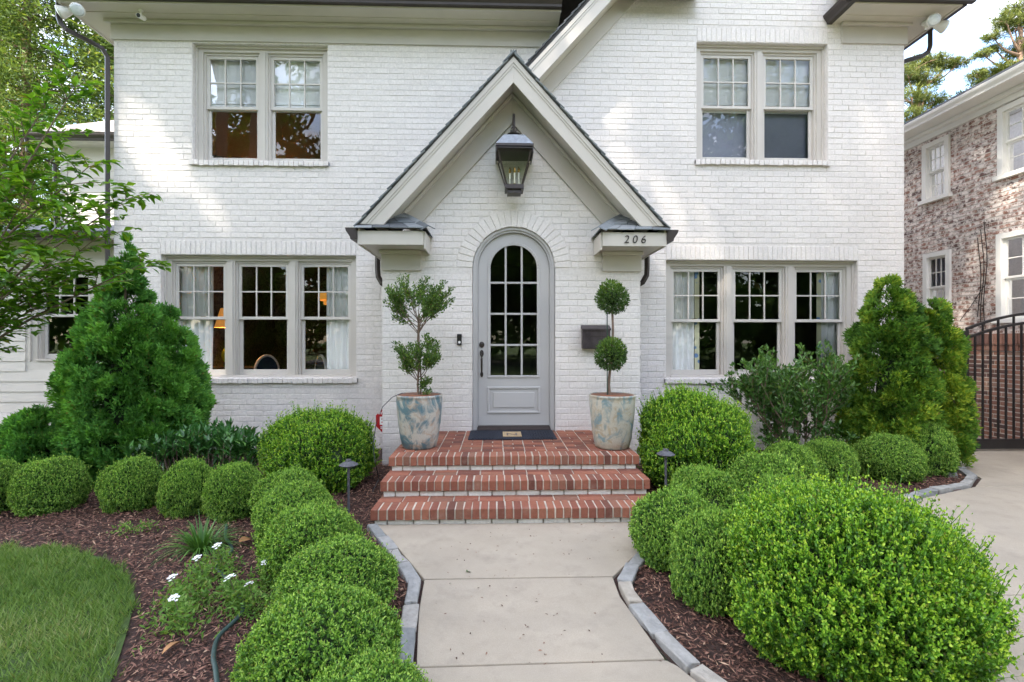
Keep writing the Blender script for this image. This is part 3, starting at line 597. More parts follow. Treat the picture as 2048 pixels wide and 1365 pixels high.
# door frame and door
def arch_pts(r, zb, n=28, cx=DCX): return [(cx+r, zb)]+[(cx+r*math.cos(math.pi*i/n), DSP+r*math.sin(math.pi*i/n)) for i in range(n+1)]+[(cx-r, zb)]
def arch_band(m, r0, r1, y0, y1, zb, n=28):
    a = arch_pts(r0, zb, n); b = arch_pts(r1, zb, n)
    for i in range(len(a)-1):
        m.prism([(p[0], y0, p[1]) for p in (a[i], b[i], b[i+1], a[i+1])], (0, y1-y0, 0))
fr = MB(); arch_band(fr, .468, .527, YP+.045, YP+.19, DZ); frame = fr.build('door_frame', M['door'], house, smooth=False)
fr = MB(); arch_band(fr, .495, .5275, YP+.022, YP+.0449, DZ); fr.build('brick_mould', M['door'], frame)
th = MB(); th.prism([(-.262, YP-.02, DZ), (-.262, YP+.19, DZ), (-.262, YP+.19, DZ+.05), (-.262, YP+.06, DZ+.045), (-.262, YP-.02, DZ+.012)], (.948, 0, 0)); th.build('threshold', M['iron'], frame)
dr = MB(); GR = .315; yb, ye = YP+.085, YP+.135; zb = DZ+.052; g0 = 1.15
arch_band(dr, GR, .465, yb, ye, g0)                      # stiles and arched top rail
dr.box(DCX-.465, DCX+.465, yb, ye, zb, g0)
door = dr.build('door', M['door'], house)
mo = MB(); arch_band(mo, GR-.012, GR+.028, yb-.014, yb-.001, g0+.001); mo.box(DCX-GR-.028, DCX+GR+.028, yb-.014, yb-.001, g0-.03, g0)
for (x0, x1, z0, z1) in ((DCX-.345, DCX+.345, .655, .685), (DCX-.345, DCX+.345, .975, 1.005), (DCX-.345, DCX-.315, .685, .975), (DCX+.315, DCX+.345, .685, .975)): mo.box(x0, x1, yb-.016, yb-.001, z0, z1)
mo.build('door_moulding', M['door'], door, bevel=.006)
pn = MB(); pn.box(DCX-.27, DCX+.27, yb-.012, yb-.001, .73, .93); pn.build('door_panel', M['door'], door, bevel=.01)
mt_ = MB(); rows = [g0, 1.547, 1.955, 2.362]; cw = 2*GR/3
for q in (1, 2):
    x = DCX-GR+q*cw; mt_.box(x-.013, x+.013, yb+.008, ye-.008, g0+.001, DSP+math.sqrt(GR**2-(x-DCX)**2)-.002)
for z in rows[1:]:
    for q in range(3): mt_.box(DCX-GR+q*cw+(.0131 if q else .001), DCX-GR+(q+1)*cw-(.0131 if q < 2 else .001), yb+.009, ye-.009, z-.013, z+.013)
mt_.build('muntin', M['door'], door, bevel=.004)
zs = rows+[None]
for q in range(3):
    xa, xb = DCX-GR+q*cw, DCX-GR+(q+1)*cw
    for r_ in range(3): MB().poly([(xa, yb+.024, zs[r_]), (xb, yb+.024, zs[r_]), (xb, yb+.024, zs[r_+1]), (xa, yb+.024, zs[r_+1])]).build('pane', M['glass'], door)
    top = [(xa+(xb-xa)*i/8, yb+.024, DSP+math.sqrt(max(GR**2-(xa+(xb-xa)*i/8-DCX)**2, 0))) for i in range(9)]
    MB().poly([(xa, yb+.024, zs[3]), (xb, yb+.024, zs[3])]+top[::-1]).build('pane', M['glass'], door)
hd = MB(); hx = -.205; hd.lathe([(.0, -.002), (.03, -.002), (.034, .008), (.028, .016), (.012, .02), (.0, .02)], (0, 0, 0), 20)
hd.v = [(hx+a, yb-.002-c_, 1.552+b*1.15) for a, b, c_ in hd.v]; hd.build('deadbolt', M['iron'], door, smooth=False)
hd = MB(); hd.prism([(hx+.026*math.cos(a), yb-.001, 1.44+.045*math.sin(a)) for a in [2*math.pi*i/14 for i in range(14)]], (0, -.014, 0)); hd.prism([(hx+.02*math.cos(a), yb-.001, 1.165+.036*math.sin(a)) for a in [2*math.pi*i/14 for i in range(14)]], (0, -.014, 0))
hd.tube([(hx, yb-.012, 1.415), (hx, yb-.05, 1.405), (hx, yb-.062, 1.37), (hx, yb-.058, 1.28), (hx, yb-.05, 1.21), (hx, yb-.012, 1.17)], [.011, .012, .013, .012, .010, .009], 8); hd.tube([(hx, yb-.012, 1.435), (hx, yb-.055, 1.44)], [.01, .018], 8)
hd.build('door_handle', M['iron'], door, smooth=False)
# hall behind the door: dark vestibule
vb = MB(); vb.box(-.5, -.45, YP+.21, 10, .4, 3.2); vb.box(.69, .699, YP+.21, YR-.01, .4, 3.2); vb.box(-.45, .69, 10, 10.05, .4, 3.2); vb.box(-.45, .69, YP+.21, 10, .35, .4); vb.box(-.45, .69, YP+.21, 10, 3.16, 3.195); vb.build('hall_wall', M['darkroom'], house)

# porch gable roof
PY0 = 5.70; shn = []
prf = MB()
for sg in (-1, 1):
    xe = 1.86
    prf.prism([(PX, PY0+.03, PA), (PX+sg*xe, PY0+.03, PA-SL*xe), (PX+sg*xe, PY0+.03, PA-SL*xe+.02), (PX, PY0+.03, PA+.02)], (0, 1.42, 0))
proof = prf.build('porch_roof', M['roofdark'], house)
def tab_mesh(l, wd, t=.011):
    m = MB(); m.add([(0, 0, t*2.0), (l, 0, t*.2), (l, wd, t*.2), (0, wd, t*2.0), (0, 0, t), (l, 0, -t*.6), (l, wd, -t*.6), (0, wd, t)], [(0, 1, 2, 3), (7, 6, 5, 4), (0, 4, 5, 1), (1, 5, 6, 2), (2, 6, 7, 3), (3, 7, 4, 0)]); return m.mesh('shingle', M['shingle1'])
tabs = [tab_mesh(.2, .283), tab_mesh(.2, .283, .013), tab_mesh(.205, .283, .0095)]
d = math.sqrt(1+SL*SL); nrow = 19
for sg in (-1, 1):
    for i in range(nrow):
        x = 1.875-i*.0985
        for j in range(5):
            o = link('shingle', tabs[(i*3+j) % 3], proof); yy = PY0+j*.287+random.uniform(-.004, .004)-(.0 if i % 2 else .002)
            base = Vector((PX+sg*x, yy, PA-SL*x+.022)); o.location = base-wpos(proof)
            ex = Vector((-sg, 0, SL)).normalized(); ez = Vector((sg*SL, 0, 1)).normalized(); ey = ez.cross(ex)
            if ey.y < 0: o.location = base+Vector((0, .283, 0))-wpos(proof)
            o.rotation_euler = Matrix((ex, ey, ez)).transposed().to_euler()
cp = MB(); cp.prism([(PX-.13, PY0-.003, PA-.105), (PX, PY0-.003, PA+.042), (PX+.13, PY0-.003, PA-.105), (PX+.13, PY0-.003, PA-.085), (PX, PY0-.003, PA+.062), (PX-.13, PY0-.003, PA-.085)], (0, 1.3, 0)); cp.build('ridge_cap', M['shingle1'], proof)
YF = 5.75
def gable_band(m, top, bot, y0, y1, xe, zend=None):
    """two mitred boards following the gable between apex heights top and bot"""
    for sg in (-1, 1):
        m.prism([(PX, y0, top), (PX+sg*xe, y0, top-SL*xe), (PX+sg*xe, y0, bot-SL*xe), (PX, y0, bot)], (0, y1-y0, 0))
def clip_band(m, top, bot, y0, y1, zmin):
    for sg in (-1, 1):
        xo = (top-zmin)/SL; xi = (bot-zmin)/SL
        m.prism([(PX, y0, top), (PX+sg*xo, y0, zmin), (PX+sg*xi, y0, zmin), (PX, y0, bot)], (0, y1-y0, 0))
m = MB(); clip_band(m, PA-.075, 4.70, YF, YF+.03, 2.985); clip_band(m, PA-.002, PA-.0755, YF-.02, YF+.03, 2.985); clip_band(m, PA-.0756, PA-.112, YF-.010, YF-.0005, 2.985); m.build('rake_board', M['trim'], house, bevel=.003)
m = MB(); gable_band(m, 4.80, 4.78, YF+.031, YP, 1.65); m.build('rake_soffit', M['trim'], house)
m = MB(); clip_band(m, 4.779, 4.40, YP-.036, YP-.009, 3.03); m.build('rake_frieze', M['trim'], house, bevel=.003)
m = MB(); clip_band(m, 4.775, 4.71, YP-.075, YP-.0365, 3.1); m.build('bed_mould', M['trim'], house, bevel=.012)
# eave returns
for sg in (-1, 1):
    xo, xi = PX+sg*1.845, PX+sg*1.07
    a, b = min(xo, xi), max(xo, xi)
    m = MB(); m.box(a, b, 5.72, 5.745, 2.74, 2.905); m.box(*( (xi-.02, xi) if sg > 0 else (xi, xi+.02)), 5.7451, YP-.01, 2.70, 2.905)
    m.box(*((xo-.02, xo) if sg > 0 else (xo, xo+.02)), 5.7451, YL-.02 if sg < 0 else YR-.02, 2.74, 2.98)
    m.build('return_fascia', M['trim'], house, bevel=.003)
    m = MB(); m.box(a+.021, b-.021, 5.746, YP-.002, 2.755, 2.77)
    xw = PX+sg*1.665; q = sorted((xw, xo-sg*.021)); m.box(q[0], q[1], YP-.001, (YL if sg < 0 else YR)-.01, 2.755, 2.77); m.build('return_soffit', M['trim'], house)
    bl = sorted((PX+sg*1.672, PX+sg*1.168)); m = MB(); m.box(bl[0], bl[1], YP-.036, YP-.009, 2.50, 2.754); m.build('return_frieze', M['trim'], house, bevel=.004)
    m = MB(); m.box(bl[0]-.015, bl[1]+.01, YP-.09, YP-.037, 2.70, 2.7545); m.build('bed_mould', M['trim'], house, bevel=.014)
    # little hipped shingle roof on the return
    ef, zt = 2.918, 3.19; yfr = 5.665; xin = PX+sg*1.02; xout = PX+sg*1.875; xpk = PX+sg*1.40
    rr = empty('return_roof', (0, 0, 0)); rr.parent = house; rr.location = Vector((xpk, YP, ef))-wpos(house)
    def piece(pts, t=.012, lift=0):
        mm = MB(); mm.prism([Vector(p)+Vector((0, 0, lift)) for p in pts], (0, 0, t)); return mm.build('shingle', M['shingle1'], rr)
    A_, B_, Q_, R_ = Vector((xout, yfr, ef)), Vector((xin, yfr, ef)), Vector((xpk, YP-.037, zt)), Vector((xout, YP-.037, zt))
    nr = 3
    for r_ in range(nr):
        t0, t1 = r_/nr, min(1, (r_+1.25)/nr); l0, l1 = A_.lerp(R_, t0), A_.lerp(R_, t1); r0, r1 = B_.lerp(Q_, t0), B_.lerp(Q_, t1); cols = 4-r_ if r_ else 4
        for c_ in range(cols):
            s0, s1 = c_/cols+.004, (c_+1)/cols-.004; z_ = .011*r_ + .004*((c_+r_) % 2)
            piece([l0.lerp(r0, s0)+Vector((0, 0, .006)), l0.lerp(r0, s1)+Vector((0, 0, .006)), l1.lerp(r1, s1), l1.lerp(r1, s0)], .011, z_)
    Cb = Vector((xin, YP-.01, ef))
    for r_ in range(nr):
        t0, t1 = r_/nr, min(1, (r_+1.2)/nr)
        piece([B_.lerp(Q_, t0), Cb.lerp(Q_+Vector((0, .02, 0)), t0), Cb.lerp(Q_+Vector((0, .02, 0)), t1), B_.lerp(Q_, t1)], .011, .010*r_+.003)
    hd_ = (B_-Q_)                                       # hip caps
    for i in range(3):
        p0, p1 = Q_.lerp(B_, i/3), Q_.lerp(B_, (i+1.15)/3); sd_ = Vector((.085, 0.05, -.012)); zz = Vector((0, 0, .034-.004*i))
        mm = MB(); mm.prism([p0+zz-Vector((.085, -.02, .03)), p0+zz+Vector((.0, 0, .012)), p0+zz+Vector((.085, -.02, -.03)), p1+zz+Vector((.085, -.02, -.03)), p1+zz+Vector((0, 0, .012)), p1+zz-Vector((.085, -.02, .03))], (0, 0, .012)); mm.build('hip_cap', M['shingle1'], rr)
    gutter_y(5.70, (YL if sg < 0 else YR)-.03, xo+sg*.002, 2.80, sg, .135, .135).build('gutter', M['bronze'], house)
    gxx = xo+sg*.06; yw = (YL if sg < 0 else YR)
    wx = PX+sg*1.662
    spout([(gxx, yw-.28, 2.83), (gxx, yw-.28, 2.62), (gxx-sg*.01, yw-.29, 2.52), (gxx-sg*.07, yw-.31, 2.42), (wx+sg*.045, yw-.33, 2.33), (wx+sg*.045, yw-.33, .1)])
# house number
def text(body, size, loc, mat, parent, name, rx=R(90), ext=.004, sx=1, align='CENTER', shear=0, bold=0):
    cu = bpy.data.curves.new(name, 'FONT'); cu.body = body; cu.size = size; cu.extrude = ext; cu.align_x = align; cu.shear = shear; cu.offset = bold; cu.resolution_u = 4
    to = bpy.data.objects.new(name, cu); C.objects.link(to); bpy.context.view_layer.update(); dg = bpy.context.evaluated_depsgraph_get(); me = bpy.data.meshes.new_from_object(to.evaluated_get(dg)); bpy.data.objects.remove(to); bpy.data.curves.remove(cu)
    me.materials.clear(); me.materials.append(mat); o = link(name, me, parent); o.rotation_euler.x = rx; o.scale = (sx, 1, 1); o.location = Vector(loc)-(wpos(parent) if parent else Vector()); return o
for ch, x in (('2', 1.545), ('0', 1.645), ('6', 1.748)):
    dg_ = text(ch, .135, (x, 5.714, 2.775), M['iron'], house, 'house_number', shear=.18, bold=-.0006)

# ------------------------------------------------------------------ siding wing at the left
wing = empty('house_wing', (-7.5, 7.42, 0), 'cream clapboard wing set back at the left of the brick house', 'house')
YW = 7.42
def planks(parent, x0, x1, z0, z1, Y, ex, holes=()):
    n = int((z1-z0)/ex)+1
    for i in range(n):
        za = z0+i*ex; zb = min(za+ex, z1)
        free = [(x0, x1)]
        for (a, b, c_, d_) in holes:
            if zb > c_+.02 and za < d_-.02: free = [s for (p, q) in free for s in ((p, min(q, a)), (max(p, b), q)) if s[1]-s[0] > .03]
        for (p, q) in free:
            MB().prism([(p, Y-.022, za-.012), (p, Y-.006, zb), (p, Y+.02, zb), (p, Y+.02, za-.012)], (q-p, 0, 0)).build('plank', M['siding'], parent)
m = MB(); WW = (-7.02, -4.9, 1.30, 2.72); m.box(-9.6, WW[0], YW, YW+.2, .52, 3.15); m.box(WW[0], -5.62, YW, YW+.2, .52, WW[2]); m.box(WW[0], -5.62, YW, YW+.2, WW[3], 3.15); ww = m.build('siding_wall', M['siding'], wing)
planks(ww, -9.6, -5.72, .55, 2.78, YW, .152, [(WW[0]-.05, -5, WW[2]-.05, WW[3]+.06)])
m = MB(); m.box(-9.6, -5.72, YW-.028, YW-.001, 2.785, 3.12); m.box(-7.12, -5.72, YW-.04, YW-.0281, 2.73, 2.80); m.build('frieze_board', M['siding'], wing)
m = MB(); m.box(-9.6, -5.72, YW-.03, YW+.2, -.2, .535); bs = m.build('base_wall', M['wmortar'], wing)
rc, _ = brick_rects(lambda z: -9.6, lambda z: -5.72, -.164, .53, [], 12); V, F = bricks_arrays(rc, seed=13); tag(link('brick_courses', np_mesh('brick_courses', V, F, [M['wbrick']]), bs, loc=Vector((0, YW-.03, 0))-wpos(bs)), kind='stuff')
window((WW[0], -5.62, WW[2], WW[3]), YW-.09, 1, sillbrick=False, parent=wing, cas=.11, name='window') if False else window((WW[0], -5.05, WW[2], WW[3]), YW-.09, 2, sillbrick=False, parent=wing, cas=.11, post=.2)
m = MB(); m.box(-9.6, -5.7, 9.6, 9.65, .3, 3.1); m.box(-9.6, -5.7, YW+.2, 9.6, .25, .3); m.box(-9.6, -5.7, YW+.2, 9.6, 3.1, 3.12); m.box(-5.72, -5.62, YW+.2, 9.6, .3, 3.1); m.box(-9.6, -9.5, YW+.2, 9.6, .3, 3.1); m.build('room_wall', M['darkroom'], wing)
m = MB(); m.box(-9.8, -5.70, 7.05, YW, 3.10, 3.12); m.build('soffit', M['siding'], wing)
m = MB(); m.prism([(-9.85, 7.0, 3.13), (-9.85, 10.6, 4.06), (-9.85, 10.6, 4.10), (-9.85, 7.0, 3.17)], (4.17, 0, 0)); lr = m.build('lower_roof', M['shingle'], wing)
gutter_x(-9.85, -5.70, 7.02, 3.03, -1, .11, .11).build('gutter', M['bronze'], wing)
# upper storey of the wing, further back
YU = 10.6
m = MB(); m.box(-9.34, -5.6, YU, YU+.2, 3.9, 5.75); m.box(-9.34, -9.14, YU+.2, 15, 3.9, 5.75); uw = m.build('upper_wall', M['siding'], wing)
planks(uw, -9.22, -5.7, 4.05, 5.45, YU, .152)
m = MB(); m.box(-9.36, -9.225, YU-.03, YU-.001, 3.95, 5.7); m.box(-9.22, -5.7, YU-.03, YU-.001, 5.46, 5.75); m.box(-9.7, -5.6, YU-.4, YU, 5.75, 5.77); m.build('corner_board', M['siding'], wing)
gutter_x(-9.72, -5.6, YU-.41, 5.74, -1, .11, .12).build('gutter', M['bronze'], wing)
spt = MB(); spt.tube([(-9.62, 10.1, 5.75), (-9.62, 10.12, 5.5), (-9.42, 10.5, 5.36), (-9.40, 10.52, 3.9)], .035, 6); spt.build('downspout', M['bronze'], wing)
ru = MB(); e0 = (-9.74, 10.08, 5.87)
ridge = Vector((-4.6, 14.0, 8.35))
for i in range(26):                                      # shingle courses of the hip face
    t0, t1 = i/26, (i+1.12)/26; A0, B0 = Vector(e0), Vector((-4.6, 10.08, 5.87)); P_, Q2 = Vector((-7.2, 14.0, 8.35)), ridge
    a, b, c_, d_ = A0.lerp(P_, t0), B0.lerp(Q2, t0), B0.lerp(Q2, t1), A0.lerp(P_, t1); nt_ = 16; l_ = Vector((0, 0, .012))
    offs = (i*7 % 5)/5/nt_
    ed = [0]+[min(1, max(0, j/nt_+offs)) for j in range(0, nt_)]+[1]
    for s0, s1 in zip(ed, ed[1:]):
        if s1-s0 < .005: continue
        ru.prism([a.lerp(b, s0)+l_, a.lerp(b, s1-.002)+l_, d_.lerp(c_, s1-.002), d_.lerp(c_, s0)], (0, 0, .012))
upr = ru.build('upper_roof', M['pshingle'], wing)
m = MB(); m.add([e0, (-4.6, 10.08, 5.87), tuple(ridge), (-7.2, 14.0, 8.35), (-9.74, 18, 5.87)], [(0, 1, 2, 3), (0, 3, 4)]); m.build('roof_deck', M['roofdark'], wing)

# ------------------------------------------------------------------ neighbour house at right
XN = 8.0
nb_ = empty('neighbour_house', (XN, 9, 0), 'whitewashed brick house with white eave beyond the driveway gate', 'house')
NW = [(8.24, 8.78, 4.22, 5.26), (6.55, 7.42, 4.22, 5.3), (8.22, 8.76, 2.0, 3.22), (6.5, 7.44, 1.95, 3.3)]
def neighbour_wall(z0, z1, x, mat, holes, seed, name, th=.2):
    rc, iv_ = brick_rects(lambda z: 4.0, lambda z: 14.0, z0, z1, [hole(*h) for h in holes], seed, .072, .21, .012)
    m = wall_slab(iv_, 0, th); m.v = [(x+b, a, c_) for a, b, c_ in m.v]; wobj = m.build(name, M['nmortar'], nb_)
    V, F = bricks_arrays(rc, .006, .003, seed+1); W_ = V.copy(); W_[:, 0] = x+V[:, 1]; W_[:, 1] = V[:, 0]
    tag(link('brick_courses', np_mesh('brick_courses', W_, F, [mat]), wobj, loc=-wpos(wobj)), kind='stuff'); return wobj
neighbour_wall(0, 1.44, XN-.05, M['nbase'], [], 21, 'base_wall', .25)
neighbour_wall(1.72, 5.42, XN, M['nbrick'], NW, 23, 'wall')
m = MB(); n_ = 140
for i in range(n_):
    y = 4+i*.0714; m.box(XN-.09+random.uniform(-.003, .003), XN+.1, y+.005, y+.0665, 1.545, 1.718); 
    if i % 1 == 0: m.box(XN-.07+random.uniform(-.003, .003), XN+.1, y+.005, y+.0665, 1.445, 1.54)
tag(m.build('water_table_brick', M['nbase'], nb_), kind='stuff')
m = MB(); m.box(XN-.03, XN+.2, 4, 14, 1.42, 1.73); m.build('water_table', M['nmortar'], nb_)
m = MB(); m.box(XN+.25, XN+7, 4.0, 4.2, 0, 5.4); m.box(XN+.25, XN+7, 13.8, 14, 0, 5.4); m.box(XN+6.8, XN+7, 4.2, 13.8, 0, 5.4); m.build('back_wall', M['nmortar'], nb_)
M['nwhite'] = simple('neighbour white trim', (.78, .76, .72), .45, .03, 4)
m = MB(); m.box(XN-.03, XN+.05, 3.9, 14.1, 5.33, 5.48); m.box(XN-.4, XN+.05, 3.7, 14.2, 5.481, 5.50); m.box(XN-.12, XN-.031, 3.9, 14.1, 5.42, 5.48); m.build('frieze_board', M['nwhite'], nb_, bevel=.01)
gutter_y(3.7, 14.2, XN-.4, 5.46, -1, .11, .12).build('gutter', M['nwhite'], nb_)
m = MB(); m.prism([(XN-.5, 3.6, 5.585), (XN+3.6, 3.6, 7.5), (XN+7.4, 3.6, 5.585), (XN+7.4, 3.6, 5.62), (XN+3.6, 3.6, 7.55), (XN-.5, 3.6, 5.62)], (0, 10.7, 0)); m.build('roof', M['shingle'], nb_)
for (ya, yb_, za, zb_) in NW:
    m = MB(); x = XN-.02; t = .085
    m.box(x-.02, x+.12, ya, ya+t, za, zb_); m.box(x-.02, x+.12, yb_-t, yb_, za, zb_); m.box(x-.02, x+.12, ya+t, yb_-t, zb_-t, zb_); m.box(x-.06, x+.12, ya-.04, yb_+.04, za-.07, za); wf = m.build('window', M['nwhite'], nb_, bevel=.004)
    y0_, y1_, z0_, z1_ = ya+t, yb_-t, za, zb_-t; zm = (z0_+z1_)/2
    m = MB(); s_ = .035
    for (q0, q1, xx) in ((zm, z1_, x+.03), (z0_, zm, x+.06)):
        m.box(xx, xx+.03, y0_, y0_+s_, q0, q1); m.box(xx, xx+.03, y1_-s_, y1_, q0, q1); m.box(xx, xx+.03, y0_+s_, y1_-s_, q0, q0+s_); m.box(xx, xx+.03, y0_+s_, y1_-s_, q1-s_, q1)
        w_ = (y1_-y0_-2*s_)/3
        for q in (1, 2): m.box(xx+.005, xx+.02, y0_+s_+q*w_-.008, y0_+s_+q*w_+.008, q0+s_, q1-s_)
        for q in range(3): m.box(xx+.005, xx+.02, y0_+s_+q*w_+.0081, y0_+s_+(q+1)*w_-.0081, (q0+q1)/2-.008, (q0+q1)/2+.008)
    m.build('sash', M['nwhite'], wf)
    for (q0, q1, xx) in ((zm, z1_, x+.042), (z0_, zm, x+.072)):
        MB().poly([(xx, y0_, q0), (xx, y1_, q0), (xx, y1_, q1), (xx, y0_, q1)]).build('pane', M['glass'], wf)
    m = MB(); m.box(x+.16, x+.18, ya, yb_, za, zb_); m.build('blind', M['tanwall'] if za > 4 else M['skytone_blind'], wf)
m = MB()
for k_ in range(3):                                       # dead vine on the neighbour wall
    y = 7.62+.05*k_; pts = [(XN-.02, y+.03*math.sin(i*.9+k_), 1.8+i*.22+.1*k_) for i in range(9-k_)]; m.tube(pts, [.006]*len(pts), 5)
m.tube([(XN-.02, 7.64, 2.5), (XN-.02, 7.85, 2.2), (XN-.02, 8.05, 1.95)], .005, 5)
tag(m.build('vine', M['iron'], None, org=(XN-.02, 7.65, 1.8)), 'thin dead vine climbing the whitewashed neighbour wall', 'vine')
# gate
gate = empty('driveway_gate', (6.75, 6.7, .02), 'black metal picket gate with arched top across the driveway', 'gate')
def archz(x): return 1.80+.24*(1-((x-8.0)/1.25)**2)*1.0-.02 if True else 0
X0, X1 = 6.74, 7.90
for dz, nm in ((0, 'top_rail'), (-.135, 'arched_rail')):
    m = MB(); xs = [X0+(X1-X0)*i/16 for i in range(17)]
    for a, b in zip(xs, xs[1:]): m.prism([(a, 6.68, archz(a)+dz-.018), (b, 6.68, archz(b)+dz-.018), (b, 6.68, archz(b)+dz+.018), (a, 6.68, archz(a)+dz+.018)], (0, .04, 0))
    m.build(nm, M['black'], gate)
m = MB(); m.box(X0, X1, 6.675, 6.725, .05, .19); m.build('bottom_rail', M['black'], gate, bevel=.004)
x = X0; i = 0
while x < X1:
    top = archz(x)-.018 if i % 2 == 0 else archz(x)-.153
    m = MB(); wd = .018 if i else .03; m.box(x-wd*.6+.01, x+wd*.6+.01, 6.69, 6.71, .191, top); m.build('picket', M['black'], gate); x += .115; i += 1
m = MB(); m.box(X0-.08, X0-.005, 6.66, 6.74, .0, 1.75); m.build('gate_post', M['black'], gate)

# ------------------------------------------------------------------ brick entry steps
steps = empty('brick_steps', (.18, 4.14, 0), 'red brick entry steps with cream risers below the front door', 'steps')
def cbrick(l, wd, h, seed, mat):
    rs = random.Random(seed); bm = bmesh.new(); bmesh.ops.create_cube(bm, size=1)
    for v in bm.verts: v.co = Vector((v.co.x*l+rs.uniform(-.0015, .0015), v.co.y*wd+rs.uniform(-.002, .002), v.co.z*h+rs.uniform(-.0015, .0015)))
    bmesh.ops.bevel(bm, geom=bm.edges[:], offset=.0045, segments=1, affect='EDGES'); me = bpy.data.meshes.new('brick'); bm.to_mesh(me); bm.free(); me.materials.append(mat); return me
SX0, SX1 = -1.09, 1.44; NR = 35; pit = (SX1-SX0)/NR
rowl = [cbrick(pit-.0125, .205, .092, i, M['rbrick']) for i in range(8)]; flat = [cbrick(.205, .092, .06, 20+i, M['rbrick']) for i in range(5)]; halfb = [cbrick(.098, .092, .06, 30+i, M['rbrick']) for i in range(3)]; ris = [cbrick(.208, .09, .056, 40+i, M['riser']) for i in range(5)]
core = MB()
def bk(me, x, y, z): return link('brick', me, steps, loc=Vector((x, y, z))-wpos(steps))
for (yf, zt, yback) in ((4.82, .445, YP), (4.47, .30, 4.86), (4.14, .155, 4.51)):
    for i in range(NR):
        o = bk(rowl[(i*5+int(zt*100)) % 8], SX0+(i+.5)*pit+random.uniform(-.002, .002), yf+.1025+random.uniform(-.004, .003), zt-.046+random.uniform(-.002, .002)); o.rotation_euler.z = random.uniform(-.012, .012)
    core.box(SX0+.006, SX1-.006, yf+.008, yf+.205, zt-.09, zt-.006)
    core.box(SX0+.035, SX1-.035, yf+.055, yback-.002, zt-.165, zt-.0905 if zt < .4 else zt-.0905)
    core.box(SX0+.02, SX1-.02, yf+.2051, yback-.003, zt-.09, zt-.009)
    nr_ = 11; pr = (SX1-SX0-.05)/nr_
    for i in range(nr_+1):
        x0 = SX0+.025+(i-.5)*pr; x1 = x0+pr; x0 = max(x0, SX0+.025); x1 = min(x1, SX1-.025)
        o = bk(ris[(i*3) % 5], (x0+x1)/2, yf+.075+random.uniform(-.003, .003), zt-.092-.031); o.scale.x = (x1-x0-.012)/.208
    if zt < .4:                                            # tread: two stretcher rows behind the nosing
        for r_ in range(2):
            for i in range(11):
                p = (SX1-SX0)/11; o = bk(flat[(i+r_*2) % 5], SX0+(i+.5)*p, yf+.258+r_*.103, zt-.03+random.uniform(-.0015, .0015)); o.scale.x = (p-.013)/.205
                if yf+.258+r_*.103 > yback: pass
# landing paving: cells of one brick or two halves, alternating
ncol = 11; p = (SX1-SX0)/ncol; nrw = int((YP-5.03)/.105)
for c_ in range(ncol):
    for r_ in range(nrw):
        y = 5.03+.011+(r_+.5)*.1045; xc = SX0+(c_+.5)*p; zz = .445-.03
        if (c_+r_) % 2:
            o = bk(flat[(c_*2+r_) % 5], xc, y, zz+random.uniform(-.0015, .0015)); o.scale.x = (p-.013)/.205
        else:
            for s_ in (-1, 1): o = bk(halfb[(c_+r_) % 3], xc+s_*p/4, y, zz+random.uniform(-.0015, .0015)); o.scale.x = (p/2-.012)/.098
core.box(SX0+.06, SX1-.06, 4.93, YP-.004, .0, .27); core.box(SX0+.06, SX1-.06, 4.56, 4.929, 0, .13); core.build('mortar_bed', M['mortar'], steps)

# ------------------------------------------------------------------ foliage builders
def ball_dirs(n, up=-.55):
    z = rng.uniform(up, 1, n); t = rng.uniform(0, 2*math.pi, n); r = np.sqrt(1-z*z); return np.stack([r*np.cos(t), r*np.sin(t), z], 1)
def lump(d, k, amp, seed):
    r = np.random.default_rng(seed); s = np.zeros(len(d))
    for i in range(k):
        a = r.normal(size=3)*r.uniform(2.5, 7); s += np.sin(d@a+r.uniform(0, 6))
    return 1+amp*s/math.sqrt(k)
def sprigs(base, dirs, length, pairs, ll, lw, spread=.9, age0=.1, age1=1.0, jit=.25, tipfrac=.5, parts=None, seed=0):
    """short shoots carrying opposite leaf pairs; age rises to the tip (new growth is brighter; darker inner leaves paint in shaded hollows)"""
    n = len(base); P = []; D = []; A = []; Ls = []; Nn = []
    dirs = unit(dirs); ref = rng.normal(size=(n, 3)); tone = rng.normal(size=n)*.13; s1 = unit(np.cross(dirs, ref)); s2 = np.cross(dirs, s1)
    for k_ in range(pairs):
        f = (k_+.5)/pairs; ang = k_*1.57
        ax = s1*math.cos(ang)+s2*math.sin(ang)
        for sg in (-1, 1):
            pos = base+dirs*(length*f)[:, None]; dd = dirs*(.55+.5*f)+ax*(sg*spread)+rng.normal(size=(n, 3))*jit
            P.append(pos); D.append(dd); A.append(np.full(n, age0+(age1-age0)*f**1.5)+rng.normal(size=n)*.1+tone); Ls.append(np.full(n, 1-.25*f)); Nn.append(dirs+rng.normal(size=(n, 3))*.4)
    P = np.concatenate(P); D = np.concatenate(D); A = np.concatenate(A); Ls = np.concatenate(Ls); Nn = np.concatenate(Nn)
    V, F = round_leaf_arrays(P, D, ll*Ls*rng.uniform(.8, 1.2, len(P)), lw*Ls*rng.uniform(.8, 1.2, len(P)), Nn)
    St = unit(np.cross(dirs, ref)); e = base+dirs*(length*.97)[:, None]; tw = .0045
    TV = np.stack([base-St*tw, base+St*tw, e+St*tw*.4, e-St*tw*.4], 1).reshape(-1, 3); ti = np.arange(n)*4+len(V); TF = np.stack([ti, ti+1, ti+2, ti+3], 1)
    return np.concatenate([V, TV]), np.concatenate([F, TF]), np.concatenate([np.repeat(np.clip(A, 0, 1), 6), np.full(len(TV), .25)])
